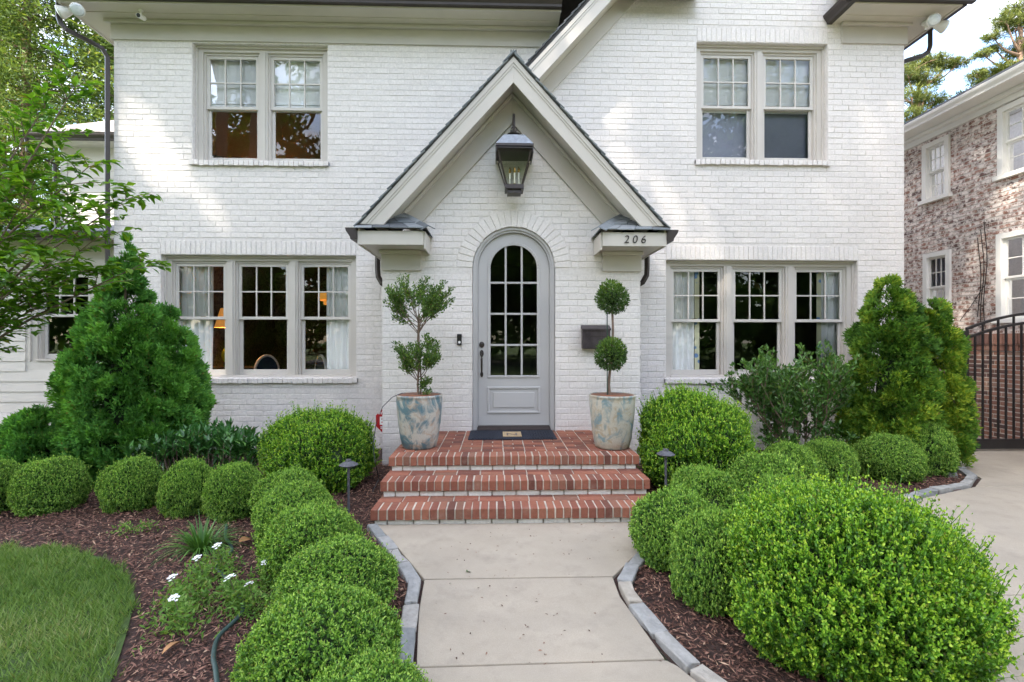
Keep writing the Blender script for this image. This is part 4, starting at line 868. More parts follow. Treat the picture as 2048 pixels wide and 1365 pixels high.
def core_arrays(rx, rz, zc, f=.86, lumps=None):
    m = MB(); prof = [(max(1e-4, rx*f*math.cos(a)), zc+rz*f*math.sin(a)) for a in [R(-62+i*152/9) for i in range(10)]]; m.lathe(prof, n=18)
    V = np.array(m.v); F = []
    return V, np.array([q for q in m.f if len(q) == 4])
def boxwood(name, n, ll, lw, amp, seed, mat, length=.05, pairs=3, shoot=0, up=.35, zc=.42, rz=.58):
    """unit shrub: half width 1, height about 1"""
    d = ball_dirs(n, -.72); r = lump(d, 9, amp, seed)*rng.uniform(.80, 1.0, n)**.7; base = d*r[:, None]*np.array([1, 1, rz]); base[:, 2] += zc
    base = base[base[:, 2] > -.02]; d2 = unit(base-np.array([0, 0, zc-.2])); n = len(base)
    length = rng.uniform(.6, 1.25, n)*length
    if shoot: length = np.where(rng.random(n) < shoot, length*rng.uniform(1.6, 2.8, n), length)
    dd = d2+np.array([0, 0, up])+rng.normal(size=(n, 3))*.28
    V, F, A = sprigs(base, dd, length, pairs, ll, lw)
    hgt = np.clip((V[:, 2]-.1)/.9, 0, 1); A = np.clip(A, 0, 1)
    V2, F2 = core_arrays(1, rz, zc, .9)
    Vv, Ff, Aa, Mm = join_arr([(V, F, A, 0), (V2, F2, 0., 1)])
    return np_mesh(name, Vv, Ff, [mat, M['core']], Aa, Mm)
balls = [boxwood('foliage', 6500, .052, .027, .06, 60+i, M['box'], .075, 3, .07, .45) for i in range(3)]
limes = [boxwood('foliage', 8000, .037, .022, .095, 70+i, M['boxlime'], .085, 4, .16, .7) for i in range(2)]
bigf = boxwood('foliage', 10500, .032, .0215, .075, 80, M['boxlime'], .105, 5, .16, 1.0)
def stem_mesh():
    m = MB()
    for i in range(5):
        a = i*1.26; m.tube([(0, 0, -.02), (.08*math.cos(a), .08*math.sin(a), .12), (.3*math.cos(a), .3*math.sin(a), .45)], [.05, .035, .015], 6)
    return m.mesh('stem', M['twig'])
stem_me = stem_mesh()
def shrub(name, me, x, y, r, h, label, group, rz=None, tilt=0, ry=None):
    o = empty(name, (x, y, 0), label, 'shrub', group); o.rotation_euler = (0, 0, random.uniform(0, 6.28) if rz is None else rz)
    f = link('foliage', me, o); f.scale = (r, ry or r, h); s = link('stem', stem_me, o); s.scale = (r*.8, r*.8, h*.8); return o
GB = 'clipped boxwood balls in the front beds'
BALLS = [(-4.76, 4.65, .33, .49, 'clipped boxwood ball cut off by the left edge of the picture'), (-4.25, 4.70, .333, .51, 'clipped boxwood ball second from the left edge, below the clapboard wing'),
 (-3.50, 4.71, .304, .49, 'clipped boxwood ball in front of the tall left arborvitae'), (-2.88, 4.57, .275, .50, 'clipped boxwood ball in front of the dark laurel hedge, left of its twin'), (-2.41, 4.47, .285, .50, 'clipped boxwood ball at the right end of the back left row'),
 (-1.86, 4.33, .345, .46, 'low boxwood ball just in front of the left loose boxwood, farthest of the walk row'), (-1.62, 3.89, .36, .47, 'boxwood ball left of the walk, second from the steps'), (-1.28, 3.33, .384, .47, 'boxwood ball left of the walk, beside the grassy liriope clump'),
 (-.94, 2.87, .40, .42, 'boxwood ball bulging over the left stone edging at the walk bend'), (-.80, 2.22, .40, .44, 'large near boxwood ball beside the green hose at the bottom'), (-.50, 1.82, .32, .36, 'boxwood ball cut off by the bottom edge left of the walk'),
 (1.30, 3.46, .346, .52, 'boxwood ball right of the walk, close to the bottom step'), (1.36, 2.92, .31, .57, 'boxwood ball right of the walk, pressed against the big loose boxwood'), (1.72, 3.95, .323, .57, 'boxwood ball under the right path light'),
 (2.42, 4.25, .37, .60, 'boxwood ball in the middle of the right bed, right of the path light'), (2.98, 4.81, .332, .57, 'boxwood ball in front of the open camellia shrub, left one'), (3.71, 5.29, .309, .51, 'boxwood ball in front of the open camellia shrub, right one'),
 (4.55, 5.47, .373, .52, 'boxwood ball standing alone on mulch left of the driveway curve'), (5.14, 5.75, .415, .68, 'tall boxwood ball at the foot of the right arborvitae'), (2.24, 3.68, .293, .56, 'boxwood ball half hidden behind the big loose boxwood')]
for i, (x, y, r, h, lb) in enumerate(BALLS):
    k_ = .82 if x < -2 else (.82 if x < 0 else .92); shrub('boxwood_ball', balls[i % 3], x, y, r*k_, h*.92, lb, GB)
GL = 'loose light green boxwoods'
shrub('boxwood_bush', limes[0], -1.97, 5.36, .575, .80, 'loose light green boxwood below the left front windows, left of the steps', GL)
shrub('boxwood_bush', limes[1], 2.15, 5.18, .60, .99, 'loose light green boxwood right of the steps behind the path light', GL)
shrub('boxwood_bush', bigf, 1.84, 2.47, .59, .75, 'very large loose light green boxwood in the right foreground', GL, ry=.58, rz=.2)

def thuja(name, prof, n, mat, label, loc, seed, rx=1, ry=1, fl=.075, fw=.017, group='arborvitae against the house', yellow=None):
    """conifer of fan sprays grouped in clumps on a tapering outline prof(z) -> radius"""
    r = np.random.default_rng(seed); h = prof[-1][1]; zs = np.array([p[1] for p in prof]); rr_ = np.array([p[0] for p in prof])
    nc = n//75; wgt = np.interp(np.linspace(0, h, 200), zs, rr_)+.05; cz = r.choice(np.linspace(0, h, 200), nc, p=wgt/wgt.sum())+r.uniform(-.02, .02, nc); ca = r.uniform(0, 2*math.pi, nc)
    cr = np.interp(cz, zs, rr_)*r.uniform(.66, 1.10, nc); cc = np.stack([cr*np.cos(ca)*rx, cr*np.sin(ca)*ry, cz], 1); cs = r.uniform(.08, .17, nc)*(.55+.45*np.clip(np.interp(cz, zs, rr_)/.4, 0, 1)); ctone = r.normal(0, .2, nc)
    idx = r.integers(0, nc, n); o = unit(r.normal(size=(n, 3))); outw = np.stack([np.cos(ca), np.sin(ca), np.full(nc, .15)], 1)[idx]
    o = unit(o+outw*.9); P = cc[idx]+o*cs[idx][:, None]*r.uniform(.35, 1, n)[:, None]; P[:, 2] = np.maximum(P[:, 2], .02)
    D = o*.6+outw*.5+np.array([0, 0, .55])+r.normal(size=(n, 3))*.3; N = np.cross(outw, np.array([0, 0, 1.]))+r.normal(size=(n, 3))*.5
    rel = np.clip((o*outw).sum(1), -1, 1); A0 = np.clip(.36+.30*rel+ctone[idx]+r.normal(0, .1, n), 0, 1)  # sprays paler on the outer side of each clump
    if yellow is not None: A0 = np.clip(A0+yellow(P), 0, 1)
    D = unit(D); Sd = unit(np.cross(D, N)); vs_ = []; fs_ = []; ag = []; ofs = 0; sz = fl*r.uniform(.7, 1.25, n)
    for f, an, ln in ((0, .0, 1.0), (.0, .62, .8), (.0, -.62, .8), (.25, 1.0, .6), (.25, -1.0, .6)):   # one spray: a flat fan of five scale twigs
        v_, f_ = leaf_arrays(P+D*(sz*f)[:, None], D*math.cos(an)+Sd*math.sin(an)+r.normal(size=(n, 3))*.12, sz*ln, fw*r.uniform(.8, 1.2, n), N, .05, .6); vs_.append(v_); fs_.append(f_+ofs); ofs += len(v_); tip = np.tile(np.array([-.12, .0, .16, .0]), n); ag.append(np.clip(np.repeat(A0, 4)+tip, 0, 1))
    V = np.concatenate(vs_); F = np.concatenate(fs_); A = np.concatenate(ag)
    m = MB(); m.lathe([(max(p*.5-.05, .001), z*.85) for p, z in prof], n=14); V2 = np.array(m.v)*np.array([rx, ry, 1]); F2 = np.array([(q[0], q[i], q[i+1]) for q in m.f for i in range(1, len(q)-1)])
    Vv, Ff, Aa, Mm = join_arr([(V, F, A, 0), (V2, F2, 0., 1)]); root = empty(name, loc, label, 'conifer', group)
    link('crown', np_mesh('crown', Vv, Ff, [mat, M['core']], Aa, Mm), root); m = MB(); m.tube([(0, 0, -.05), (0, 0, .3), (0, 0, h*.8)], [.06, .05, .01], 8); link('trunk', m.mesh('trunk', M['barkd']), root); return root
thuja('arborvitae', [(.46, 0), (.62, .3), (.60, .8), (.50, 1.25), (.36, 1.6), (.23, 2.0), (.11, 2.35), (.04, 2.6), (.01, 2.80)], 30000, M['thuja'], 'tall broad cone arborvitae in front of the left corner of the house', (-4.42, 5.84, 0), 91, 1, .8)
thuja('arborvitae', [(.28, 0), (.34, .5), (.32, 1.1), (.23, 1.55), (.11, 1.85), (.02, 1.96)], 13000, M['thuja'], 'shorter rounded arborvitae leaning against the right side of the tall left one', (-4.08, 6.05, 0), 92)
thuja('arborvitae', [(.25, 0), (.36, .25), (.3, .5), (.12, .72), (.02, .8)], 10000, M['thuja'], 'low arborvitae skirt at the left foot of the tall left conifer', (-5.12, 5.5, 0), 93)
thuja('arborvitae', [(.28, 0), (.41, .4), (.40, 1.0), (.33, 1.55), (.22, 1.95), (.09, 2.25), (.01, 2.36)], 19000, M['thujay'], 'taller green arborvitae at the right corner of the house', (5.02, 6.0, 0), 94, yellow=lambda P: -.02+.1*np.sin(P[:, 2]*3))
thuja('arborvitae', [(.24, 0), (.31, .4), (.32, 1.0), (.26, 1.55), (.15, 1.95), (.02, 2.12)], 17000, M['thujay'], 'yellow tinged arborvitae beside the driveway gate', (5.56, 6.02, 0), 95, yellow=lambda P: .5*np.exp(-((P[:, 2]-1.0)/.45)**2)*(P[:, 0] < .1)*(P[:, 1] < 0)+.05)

def branchy(m, p, d, length, rad, depth, out, spread=.55, k=3, upb=.2, rs=random, shrink=.66):
    """recursive limbs into MB m; collects (tip point, direction) in out"""
    p = Vector(p); d = Vector(d).normalized(); n = 4; pts = [p]; q = p.copy(); dd = d.copy()
    for i in range(n):
        dd = (dd+Vector((rs.uniform(-.14, .14), rs.uniform(-.14, .14), rs.uniform(-.08, .12)+upb*.2))).normalized(); q = q+dd*(length/n); pts.append(q.copy())
    m.tube(pts, [rad*(1-.45*i/n) for i in range(n+1)], 6, cap=False)
    for i in range(1, n+1): out.append((pts[i].copy(), dd.copy(), depth))
    if depth == 0: return
    for i in range(k):
        b = pts[rs.randint(2, n)]; nd = (dd+Vector((rs.uniform(-1, 1), rs.uniform(-1, 1), rs.uniform(-.5, .9)))*spread*1.3+Vector((0, 0, upb))).normalized()
        branchy(m, b, nd, length*rs.uniform(shrink-.14, shrink+.12), rad*.55, depth-1, out, spread, k, upb, rs, shrink)
# open camellia-like shrub
rs = random.Random(5); m = MB(); tips = []
for i in range(11):
    a = i*.57; branchy(m, (.03*math.cos(a), .03*math.sin(a), 0), (.62*math.cos(a), .45*math.sin(a), 1.0), .76, .014, 2, tips, .5, 4, .2, rs)
for i in range(8): branchy(m, (.05*math.cos(i), .05*math.sin(i), .05), (math.cos(i*.8)*1.2, math.sin(i*.8)*.7, .55), .45, .008, 1, tips, .5, 3, .15, rs)
cs_ = empty('camellia_shrub', (3.80, 5.95, 0), 'open dark glossy leaved shrub below the right front windows', 'shrub'); link('branch', m.mesh('branch', M['twig']), cs_)
tp = [t for t in tips if t[2] <= 1 or t[0].z > .3]; P = []; D = []
for (q, d_, dep) in tp:
    for _ in range(9):
        P.append((q.x+rng.normal()*.02, q.y+rng.normal()*.02, q.z+rng.normal()*.02)); D.append((d_.x*.6+rng.normal()*.7, d_.y*.6+rng.normal()*.7, d_.z*.7+.4+rng.normal()*.5))
P = np.array(P); D = np.array(D); V, F = leaf_arrays(P, D, rng.uniform(.05, .078, len(P)), rng.uniform(.024, .034, len(P)), None, .2, .5); link('foliage', np_mesh('foliage', V, F, [M['glossy']], np.repeat(np.clip(.3+.25*P[:, 2]+rng.normal(0, .2, len(P)), 0, 1), 4)), cs_)  # leaves paler higher up the shrub
# laurel hedge: big leaves one by one
def big_leaf_mesh(l, wd, seed, mat, bend=.2):
    rs = random.Random(seed); v = []; f = []; n = 5
    for i in range(n+1):
        t = i/n; ww = wd*math.sin(math.pi*min(1, t*.93+.05))**.8; z = -bend*l*t*t
        v += [(l*t, -ww/2, z+ww*.22), (l*t, 0, z), (l*t, ww/2, z+ww*.22)]
    for i in range(n):
        b = i*3; f += [(b, b+1, b+4, b+3), (b+1, b+2, b+5, b+4)]
    me = bpy.data.meshes.new('leaf'); me.from_pydata(v, [], f); me.materials.append(mat); me.shade_smooth(); return me
def orient(o, d, n=None):
    d = Vector(d).normalized(); n = Vector(n if n else (random.uniform(-.4, .4), random.uniform(-.4, .4), 1)); y = n.cross(d).normalized(); z = d.cross(y); o.rotation_euler = Matrix((d, y, z)).transposed().to_euler()
lau = empty('laurel_hedge', (-3.31, 5.55, 0), 'low dark laurel with long glossy leaves under the left windows', 'shrub'); ll_ = [big_leaf_mesh(.12, .034, i, M['laurel1'], .15+.1*i) for i in range(3)]
m = MB(); lp = []
for i in range(130):
    x, y = random.uniform(-.62, .62), random.uniform(-.3, .3); top = .56*(1-.35*(x/.65)**2)*random.uniform(.8, 1.08); m.tube([(x*.8, y*.8, 0), (x, y, top*.6), (x*1.03, y*1.05, top)], [.007, .005, .003], 5); lp.append((x*1.03, y*1.05, top))
link('branch', m.mesh('branch', M['twig']), lau)
cnt = 0; P = []; D = []
for (x, y, z) in sorted(lp, key=lambda q: q[1]):
    for k_ in range(13):
        a = random.uniform(0, 6.28); e = random.uniform(.6, 2.4); d_ = (math.cos(a), math.sin(a)-.15, e); zz = z-random.uniform(0, .24)*k_/13*1.6
        if cnt < 300 and k_ < 9: o = link('leaf', ll_[cnt % 3], lau, loc=(x, y, zz)); orient(o, d_); s_ = random.uniform(.8, 1.15); o.scale = (s_, s_, s_); cnt += 1
        else: P.append((x, y, zz)); D.append(d_)
V, F = leaf_arrays(np.array(P), np.array(D), .115, .034, None, .2, .5); tag(link('leaf_mass', np_mesh('leaf_mass', V, F, [M['laurel']], np.full(len(V), .4)), lau), kind='stuff')

# ------------------------------------------------------------------ pots and topiaries
def pot(x, y, mat, label):
    p = empty('planter_pot', (x, y, .445), label, 'pot', 'glazed pots flanking the door')
    m = MB(); prof = [(.0, .0), (.165, .0), (.185, .012), (.205, .10), (.228, .26), (.243, .42), (.249, .52), (.246, .545), (.252, .553), (.252, .57), (.243, .575), (.234, .57), (.228, .5), (.22, .46)]; m.lathe(prof, n=48); link('body', m.mesh('body', mat, True), p)
    m = MB(); m.lathe([(.2335, .569), (.2285, .5), (.2205, .455), (.0, .455)], n=40); link('inner_wall', m.mesh('inner_wall', M['rust'], True), p)
    m = MB(); m.lathe([(.222, .458), (.12, .475), (0, .482)], n=24); link('soil', m.mesh('soil', M['soil']), p); return p
pot(-.853, 5.28, M['potL'], 'tall glazed pot with blue swirls left of the front door'); pot(1.252, 5.21, M['potR'], 'tall cream glazed pot with rust stains right of the front door')
def leaf_blob(c, r, n, rz=1, shell=.55):
    d = ball_dirs(n, -1); rad = r*lump(d, 6, .07, int(c[2]*100))*rng.uniform(shell, 1, n)**.5; return np.array(c)+d*rad[:, None]*np.array([1, 1, rz]), d
tr_ = empty('double_ball_topiary', (1.252, 5.21, .92), 'double ball topiary on a bare stem in the right pot', 'plant', None); parts = []
for zc, r in ((1.155, .172), (.535, .172)):
    P, d_ = leaf_blob((.0 if zc > 1 else -.015, 0, zc), r, 2600, 1, .3); D = d_+np.array([0, 0, .25])+rng.normal(size=d_.shape)*.5; V, F = leaf_arrays(P, D, rng.uniform(.028, .042, len(P)), rng.uniform(.012, .017, len(P)), None, .2, .5)
    A = np.repeat(np.clip(.3+.35*d_[:, 2]+rng.normal(0, .22, len(P)), 0, 1), 4); m = MB(); m.lathe([(max(1e-3, r*.5*math.cos(R(a))), zc+r*.5*math.sin(R(a))) for a in range(-85, 95, 17)], n=12); V2 = np.array(m.v); F2 = np.array([(q[0], q[i], q[i+1]) for q in m.f for i in range(1, len(q)-1)])  # leaves paler towards the top of each ball
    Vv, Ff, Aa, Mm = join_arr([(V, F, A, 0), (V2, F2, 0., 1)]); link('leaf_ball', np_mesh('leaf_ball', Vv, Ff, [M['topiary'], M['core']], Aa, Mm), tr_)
m = MB(); m.tube([(-.02, 0, 0), (-.025, 0, .05), (-.035, .01, .2), (-.02, 0, .4), (.0, 0, .55), (.01, .0, .8), (.0, .01, 1.1)], [.026, .018, .016, .015, .014, .013, .012], 8); link('stem', m.mesh('stem', M['twig'], True), tr_)
m = MB(); m.tube([(-.055, -.01, 0), (-.06, -.02, 1.30)], .006, 6); link('stake', m.mesh('stake', simple('green stake', (.01, .035, .025), .4)), tr_)
tl = empty('tiered_topiary', (-.853, 5.28, .92), 'loose two tier shrub with vase shaped crown in the left pot', 'plant'); rs = random.Random(9); m = MB(); tips = []
m.tube([(-.01, 0, 0), (-.02, 0, .2), (-.005, 0, .45), (-.02, .01, .7), (-.01, 0, .95)], [.013, .011, .010, .009, .007], 8)
m.tube([(.0, .02, 0), (.015, .02, .25), (.0, .01, .5), (-.005, -.01, .75), (.0, 0, .98)], [.010, .009, .008, .008, .006], 7)
for i in range(20):
    a = i*.97; m0 = rs.uniform(.70, .92); e = rs.uniform(.6, 1.25); q = Vector((-.01, 0, m0)); d_ = Vector((math.cos(a)*.85, math.sin(a)*.6, e)).normalized(); branchy(m, q, d_, .33, .005, 1, tips, .5, 3, .15, rs, .6)
for i in range(12):
    a = i*1.1; q = Vector((-.01, 0, rs.uniform(.22, .42))); d_ = Vector((math.cos(a)*.8, math.sin(a)*.6, rs.uniform(.35, .9))).normalized(); branchy(m, q, d_, .24, .005, 1, tips, .5, 3, .1, rs, .6)
for i in range(4): branchy(m, (0, 0, rs.uniform(.05, .2)), (rs.uniform(-.3, .9), rs.uniform(-.5, .5), .5), .13, .003, 0, tips, .5, 2, .1, rs)
link('branch', m.mesh('branch', M['twig']), tl); P = []; D = []
for (q, d_, dep) in tips:
    if dep > 0 and (q.xy.length < .12): continue
    for _ in range(22 if dep == 0 else 10): P.append((q.x+rng.normal()*.018, q.y+rng.normal()*.018, q.z+rng.normal()*.018)); D.append((d_.x*.8+rng.normal()*.6, d_.y*.8+rng.normal()*.6, d_.z*.5+.3+rng.normal()*.5))
P = np.array(P); D = np.array(D); V, F = leaf_arrays(P, D, rng.uniform(.026, .042, len(P)), rng.uniform(.012, .018, len(P)), None, .2, .5); link('foliage', np_mesh('foliage', V, F, [M['topiary']], np.repeat(np.clip(.45+rng.normal(0, .25, len(P)), 0, 1), 4)), tl)

# ------------------------------------------------------------------ things on and by the wall
la = empty('wall_lantern', (.204, YP-.01, 4.3), 'large bronze carriage lantern hanging in the entry gable', 'lantern'); LX, LY = .204, 5.93
def sqring(m, h0, h1, z0, z1, t):
    for sx in (-1, 1):
        m.prism([(LX+sx*h0, LY-h0, z0), (LX+sx*h0, LY+h0, z0), (LX+sx*h1, LY+h1, z1), (LX+sx*h1, LY-h1, z1)], (-sx*t, 0, 0)); m.prism([(LX-h0+t, LY+sx*h0, z0), (LX+h0-t, LY+sx*h0, z0), (LX+h1-t, LY+sx*h1, z1), (LX-h1+t, LY+sx*h1, z1)], (0, -sx*t, 0))
m = MB(); sqring(m, .228, .228, 3.925, 3.955, .012)
for sx in (-1, 1): m.box(*sorted((LX+sx*.228, LX+sx*.216)), LY-.215, LY+.215, 3.86, 3.924)
if True:
    m.box(LX-.215, LX+.215, LY-.215, LY+.215, 3.905, 3.915)
b0, b1 = .105, .205
for sx in (-1, 1):
    for sy in (-1, 1):
        m.prism([(LX+sx*b0, LY+sy*b0, 3.50), (LX+sx*(b0-.022), LY+sy*b0, 3.50), (LX+sx*(b1-.022), LY+sy*b1, 3.87), (LX+sx*b1, LY+sy*b1, 3.87)], (0, -sy*.022, 0))
sqring(m, .115, .115, 3.455, 3.505, .012); m.box(LX-.113, LX+.113, LY-.113, LY+.113, 3.452, 3.462); m.box(LX-.085, LX+.085, LY-.085, LY+.085, 3.41, 3.4515)
m.build('cage', M['iron'], la)
m = MB(); m.add([(LX-.222, LY-.222, 3.956), (LX+.222, LY-.222, 3.956), (LX+.222, LY+.222, 3.956), (LX-.222, LY+.222, 3.956), (LX-.125, LY-.125, 4.10), (LX+.125, LY-.125, 4.10), (LX+.125, LY+.125, 4.10), (LX-.125, LY+.125, 4.10)], [(0, 1, 5, 4), (1, 2, 6, 5), (2, 3, 7, 6), (3, 0, 4, 7), (4, 5, 6, 7), (3, 2, 1, 0)]); m.build('roof', M['zinc'], la)
m = MB(); m.lathe([(.0, 4.10), (.05, 4.10), (.052, 4.125), (.085, 4.14), (.088, 4.148), (.04, 4.17), (.012, 4.18), (0, 4.18)], (LX, LY, 0), 24); m.build('cap', M['iron'], la)
m = MB(); m.tube([(LX+.036*math.cos(a), LY, 4.215+.036*math.sin(a)) for a in [i*math.pi/8 for i in range(17)]], .005, 6, False); m.build('ring', M['iron'], la)
m = MB(); m.tube([(LX, YP-.04, 4.20), (LX, YP-.05, 4.36), (LX, YP-.10, 4.42), (LX, LY+.06, 4.43), (LX, LY+.01, 4.40), (LX, LY, 4.33), (LX, LY, 4.18)], .014, 8); m.box(LX-.04, LX+.04, YP-.045, YP-.0365, 4.12, 4.30); m.build('bracket', M['iron'], la)
for i, (dx, dy, dz) in enumerate(((-.05, .03, .02), (.005, -.05, 0), (.06, .03, .03))):
    m = MB(); m.lathe([(.013, 3.505), (.013, 3.53), (.0, 3.53)], (LX+dx, LY+dy, 0), 10); m.build('candle_cup', M['brass'], la); m = MB(); m.lathe([(0, 3.531), (.0105, 3.531), (.0105, 3.66+dz), (0, 3.66+dz)], (LX+dx, LY+dy, 0), 10); m.build('candle', M['candle'], la)
    m = MB(); m.lathe([(0, 3.661+dz), (.009, 3.665+dz), (.016, 3.69+dz), (.010, 3.715+dz), (.0, 3.745+dz)], (LX+dx, LY+dy, 0), 10); m.build('bulb', M['brass'], la)
for (sx, sy) in ((0, -1), (0, 1), (-1, 0), (1, 0)):
    c0, c1 = b0-.008, b1-.008
    q = [(LX-c0, LY+sy*c0, 3.505), (LX+c0, LY+sy*c0, 3.505), (LX+c1, LY+sy*c1, 3.865), (LX-c1, LY+sy*c1, 3.865)] if sy else [(LX+sx*c0, LY-c0, 3.505), (LX+sx*c0, LY+c0, 3.505), (LX+sx*c1, LY+c1, 3.865), (LX+sx*c1, LY-c1, 3.865)]
    MB().poly(q).build('pane', M['glass'], la)
mb = empty('mailbox', (1.26, YP-.01, 1.5), 'dark copper wall mailbox right of the front door', 'mailbox'); m = MB(); m.box(1.085, 1.44, YP-.105, YP-.009, 1.50, 1.755); m.build('body', M['copper'], mb, bevel=.006)
m = MB(); m.prism([(1.077, YP-.118, 1.735), (1.077, YP-.118, 1.755), (1.077, YP-.0085, 1.805), (1.077, YP-.0085, 1.757), (1.077, YP-.108, 1.757), (1.077, YP-.110, 1.735)], (.371, 0, 0)); m.build('lid', M['copper'], mb)
m = MB(); m.box(1.09, 1.435, YP-.108, YP-.1051, 1.655, 1.661); m.box(1.20, 1.205, YP-.108, YP-.1051, 1.51, 1.73); m.box(1.33, 1.335, YP-.108, YP-.1051, 1.51, 1.73); m.build('seam', M['iron'], mb)
db = empty('doorbell', (-.488, YP-.01, 1.61), 'slim black video doorbell left of the front door', 'doorbell'); m = MB(); m.box(-.518, -.458, YP-.032, YP-.009, 1.545, 1.69); m.build('body', M['black'], db, bevel=.006)
m = MB(); m.lathe([(.010, 0), (.016, 0), (.016, .003), (.010, .003)], n=20); m.v = [(-.488+a, YP-.0325-c_, 1.585+b) for a, b, c_ in m.v]; m.build('button_ring', M['signwhite'], db); m = MB(); m.lathe([(0, 0), (.012, 0), (.010, .004), (0, .005)], n=16); m.v = [(-.488+a, YP-.0325-c_, 1.655+b) for a, b, c_ in m.v]; m.build('lens', M['iron'], db)
dm = empty('doormat', (.18, 5.83, .445), 'navy rubber doormat with beige centre panel at the threshold', 'doormat'); m = MB(); m.box(-.345, .70, 5.60, 6.15, .446, .458); m.build('mat', M['rubber'], dm, bevel=.004)
for i in range(8):
    for xx in (-.30+i*.033, .635-i*.033): m = MB(); m.box(xx, xx+.02, 5.63, 6.12, .4585, .463); m.build('rib', M['rubber'], dm)
m = MB(); m.box(.065, .29, 5.72, 6.02, .4583, .4635); m.build('centre_panel', M['coir'], dm); text('N', .2, (.175, 5.79, .4637), M['darkwood'], dm, 'monogram', rx=0, ext=.001)
# path lights
for (x, y, h, lb) in ((-1.373, 4.47, .475, 'grey mushroom path light left of the steps'), (1.60, 4.52, .54, 'grey mushroom path light right of the steps')):
    p = empty('path_light', (x, y, 0), lb, 'path light', 'path lights beside the steps'); m = MB(); m.tube([(0, 0, -.05), (0, 0, h)], .012, 8); link('stake', m.mesh('stake', M['lightgrey']), p)
    m = MB(); m.lathe([(.083, h-.02), (.085, h-.014), (.05, h+.008), (.026, h+.016), (.024, h+.034), (0, h+.037)], n=24); m.lathe([(.02, h-.04), (.02, h), (.0, h)], n=12); link('cap', m.mesh('cap', M['lightgrey']), p)
up = empty('uplight', (5.50, 5.66, 0), 'small grey uplight at the foot of the right conifer', 'spotlight'); m = MB(); m.tube([(0, 0, .08), (.03, .03, .20)], [.035, .038], 12); m.v += []; link('can', m.mesh('can', M['lightgrey']), up); m = MB(); m.tube([(0, 0, -.04), (0, 0, .09)], .01, 6); link('stake', m.mesh('stake', M['lightgrey']), up)
# flood lights and camera under the eaves
def flood(loc, label, heads):
    f = empty('flood_light', loc, label, 'flood light', 'twin flood lights under the eave corners'); m = MB(); m.lathe([(.055, 0), (.055, -.03), (.03, -.045), (0, -.045)], n=20); link('base', m.mesh('base', M['plastic']), f)
    m = MB(); m.lathe([(0, 0), (.03, 0), (.036, -.06), (.02, -.075), (0, -.075)], (0, -.02, -.045), 14); link('sensor', m.mesh('sensor', M['plastic']), f)
    for d_ in heads:
        d_ = Vector(d_).normalized()*1.35; s_ = Vector((d_.x*.06, d_.y*.06, -.045)); m = MB(); m.tube([Vector((0, 0, -.03)), s_, s_+d_*.03, s_+d_*.05, s_+d_*.12, s_+d_*.135], [.014, .02, .045, .055, .085, .082], 18); link('lamp_head', m.mesh('lamp_head', M['plastic'], True), f)
        m = MB(); m.tube([s_+d_*.134, s_+d_*.142, s_+d_*.146], [.077, .06, .01], 18); link('lens', m.mesh('lens', M['lens'], True), f)
flood((-5.86, 6.93, 6.27), 'twin white flood light under the left eave corner', [(-.75, -.45, -.5), (.45, -.75, -.55)])
flood((6.28, 6.85, 6.28), 'twin white flood light under the right eave corner', [(-.35, -.9, -.45), (.9, -.3, -.45)])
sc_ = empty('security_camera', (-5.03, 6.93, 6.27), 'small bullet security camera under the left eave', 'camera'); m = MB(); m.lathe([(.03, 0), (.03, -.012), (.012, -.02), (.012, -.07), (0, -.07)], n=14); link('mount', m.mesh('mount', M['plastic']), sc_)
m = MB(); m.tube([(0, .06, -.075), (0, -.05, -.105)], .034, 14); link('body', m.mesh('body', M['plastic']), sc_); m = MB(); m.tube([(0, -.0505, -.105), (0, -.054, -.106)], [.028, .024], 14); link('lens', m.mesh('lens', M['black']), sc_)
# outlet, cable, warning sign
oc = empty('outdoor_outlet', (-1.56, YL-.01, .78), 'small grey outdoor outlet box on the wall beside the porch', 'outlet'); m = MB(); m.box(-1.64, -1.49, YL-.10, YL-.008, .70, .82); m.build('box', M['lightgrey'], oc, bevel=.006); m = MB(); m.box(-1.58, -1.52, YL-.12, YL-.1005, .72, .80); m.box(-1.63, -1.595, YL-.108, YL-.1005, .73, .79); m.build('cover', M['black'], oc, bevel=.005)
m = MB(); cps = [at(805, 787, 5.2), at(785, 795, 5.15), at(765, 815, 5.12), at(752, 850, 5.1), at(746, 890, 5.08), at(750, 925, 5.05), ground(758, 958, .03), ground(745, 985, .02)]; m.tube(cps, .0045, 6); tag(m.build('irrigation_cable', M['wire'], None, org=cps[0]), 'thin dark cable drooping from the left pot into the mulch', 'cable')
sg_ = empty('warning_sign', (-1.50, 6.62, 0), 'red octagonal warning sign half hidden beside the porch wall', 'sign')
scx, scz, srr = -1.47, .52, .19
m = MB(); m.prism([(scx+srr*math.cos(R(22.5+45*i)), 6.55, scz+srr*math.sin(R(22.5+45*i))) for i in range(8)], (0, .006, 0)); m.build('board', M['redsign'], sg_); text('WARNING', .062, (scx, 6.549, scz+.085), M['signwhite'], sg_, 'lettering', ext=.001, bold=.001); 
text('EL', .15, (scx-.13, 6.549, scz-.05), M['signwhite'], sg_, 'lettering', ext=.001, align='LEFT', bold=.004); text('SECURITY', .052, (scx, 6.549, scz-.11), M['signwhite'], sg_, 'lettering', ext=.001, bold=.001)
m = MB(); m.tube([(scx-.06, 6.565, -.05), (scx-.06, 6.565, scz)], .012, 6); m.build('post', M['black'], sg_)
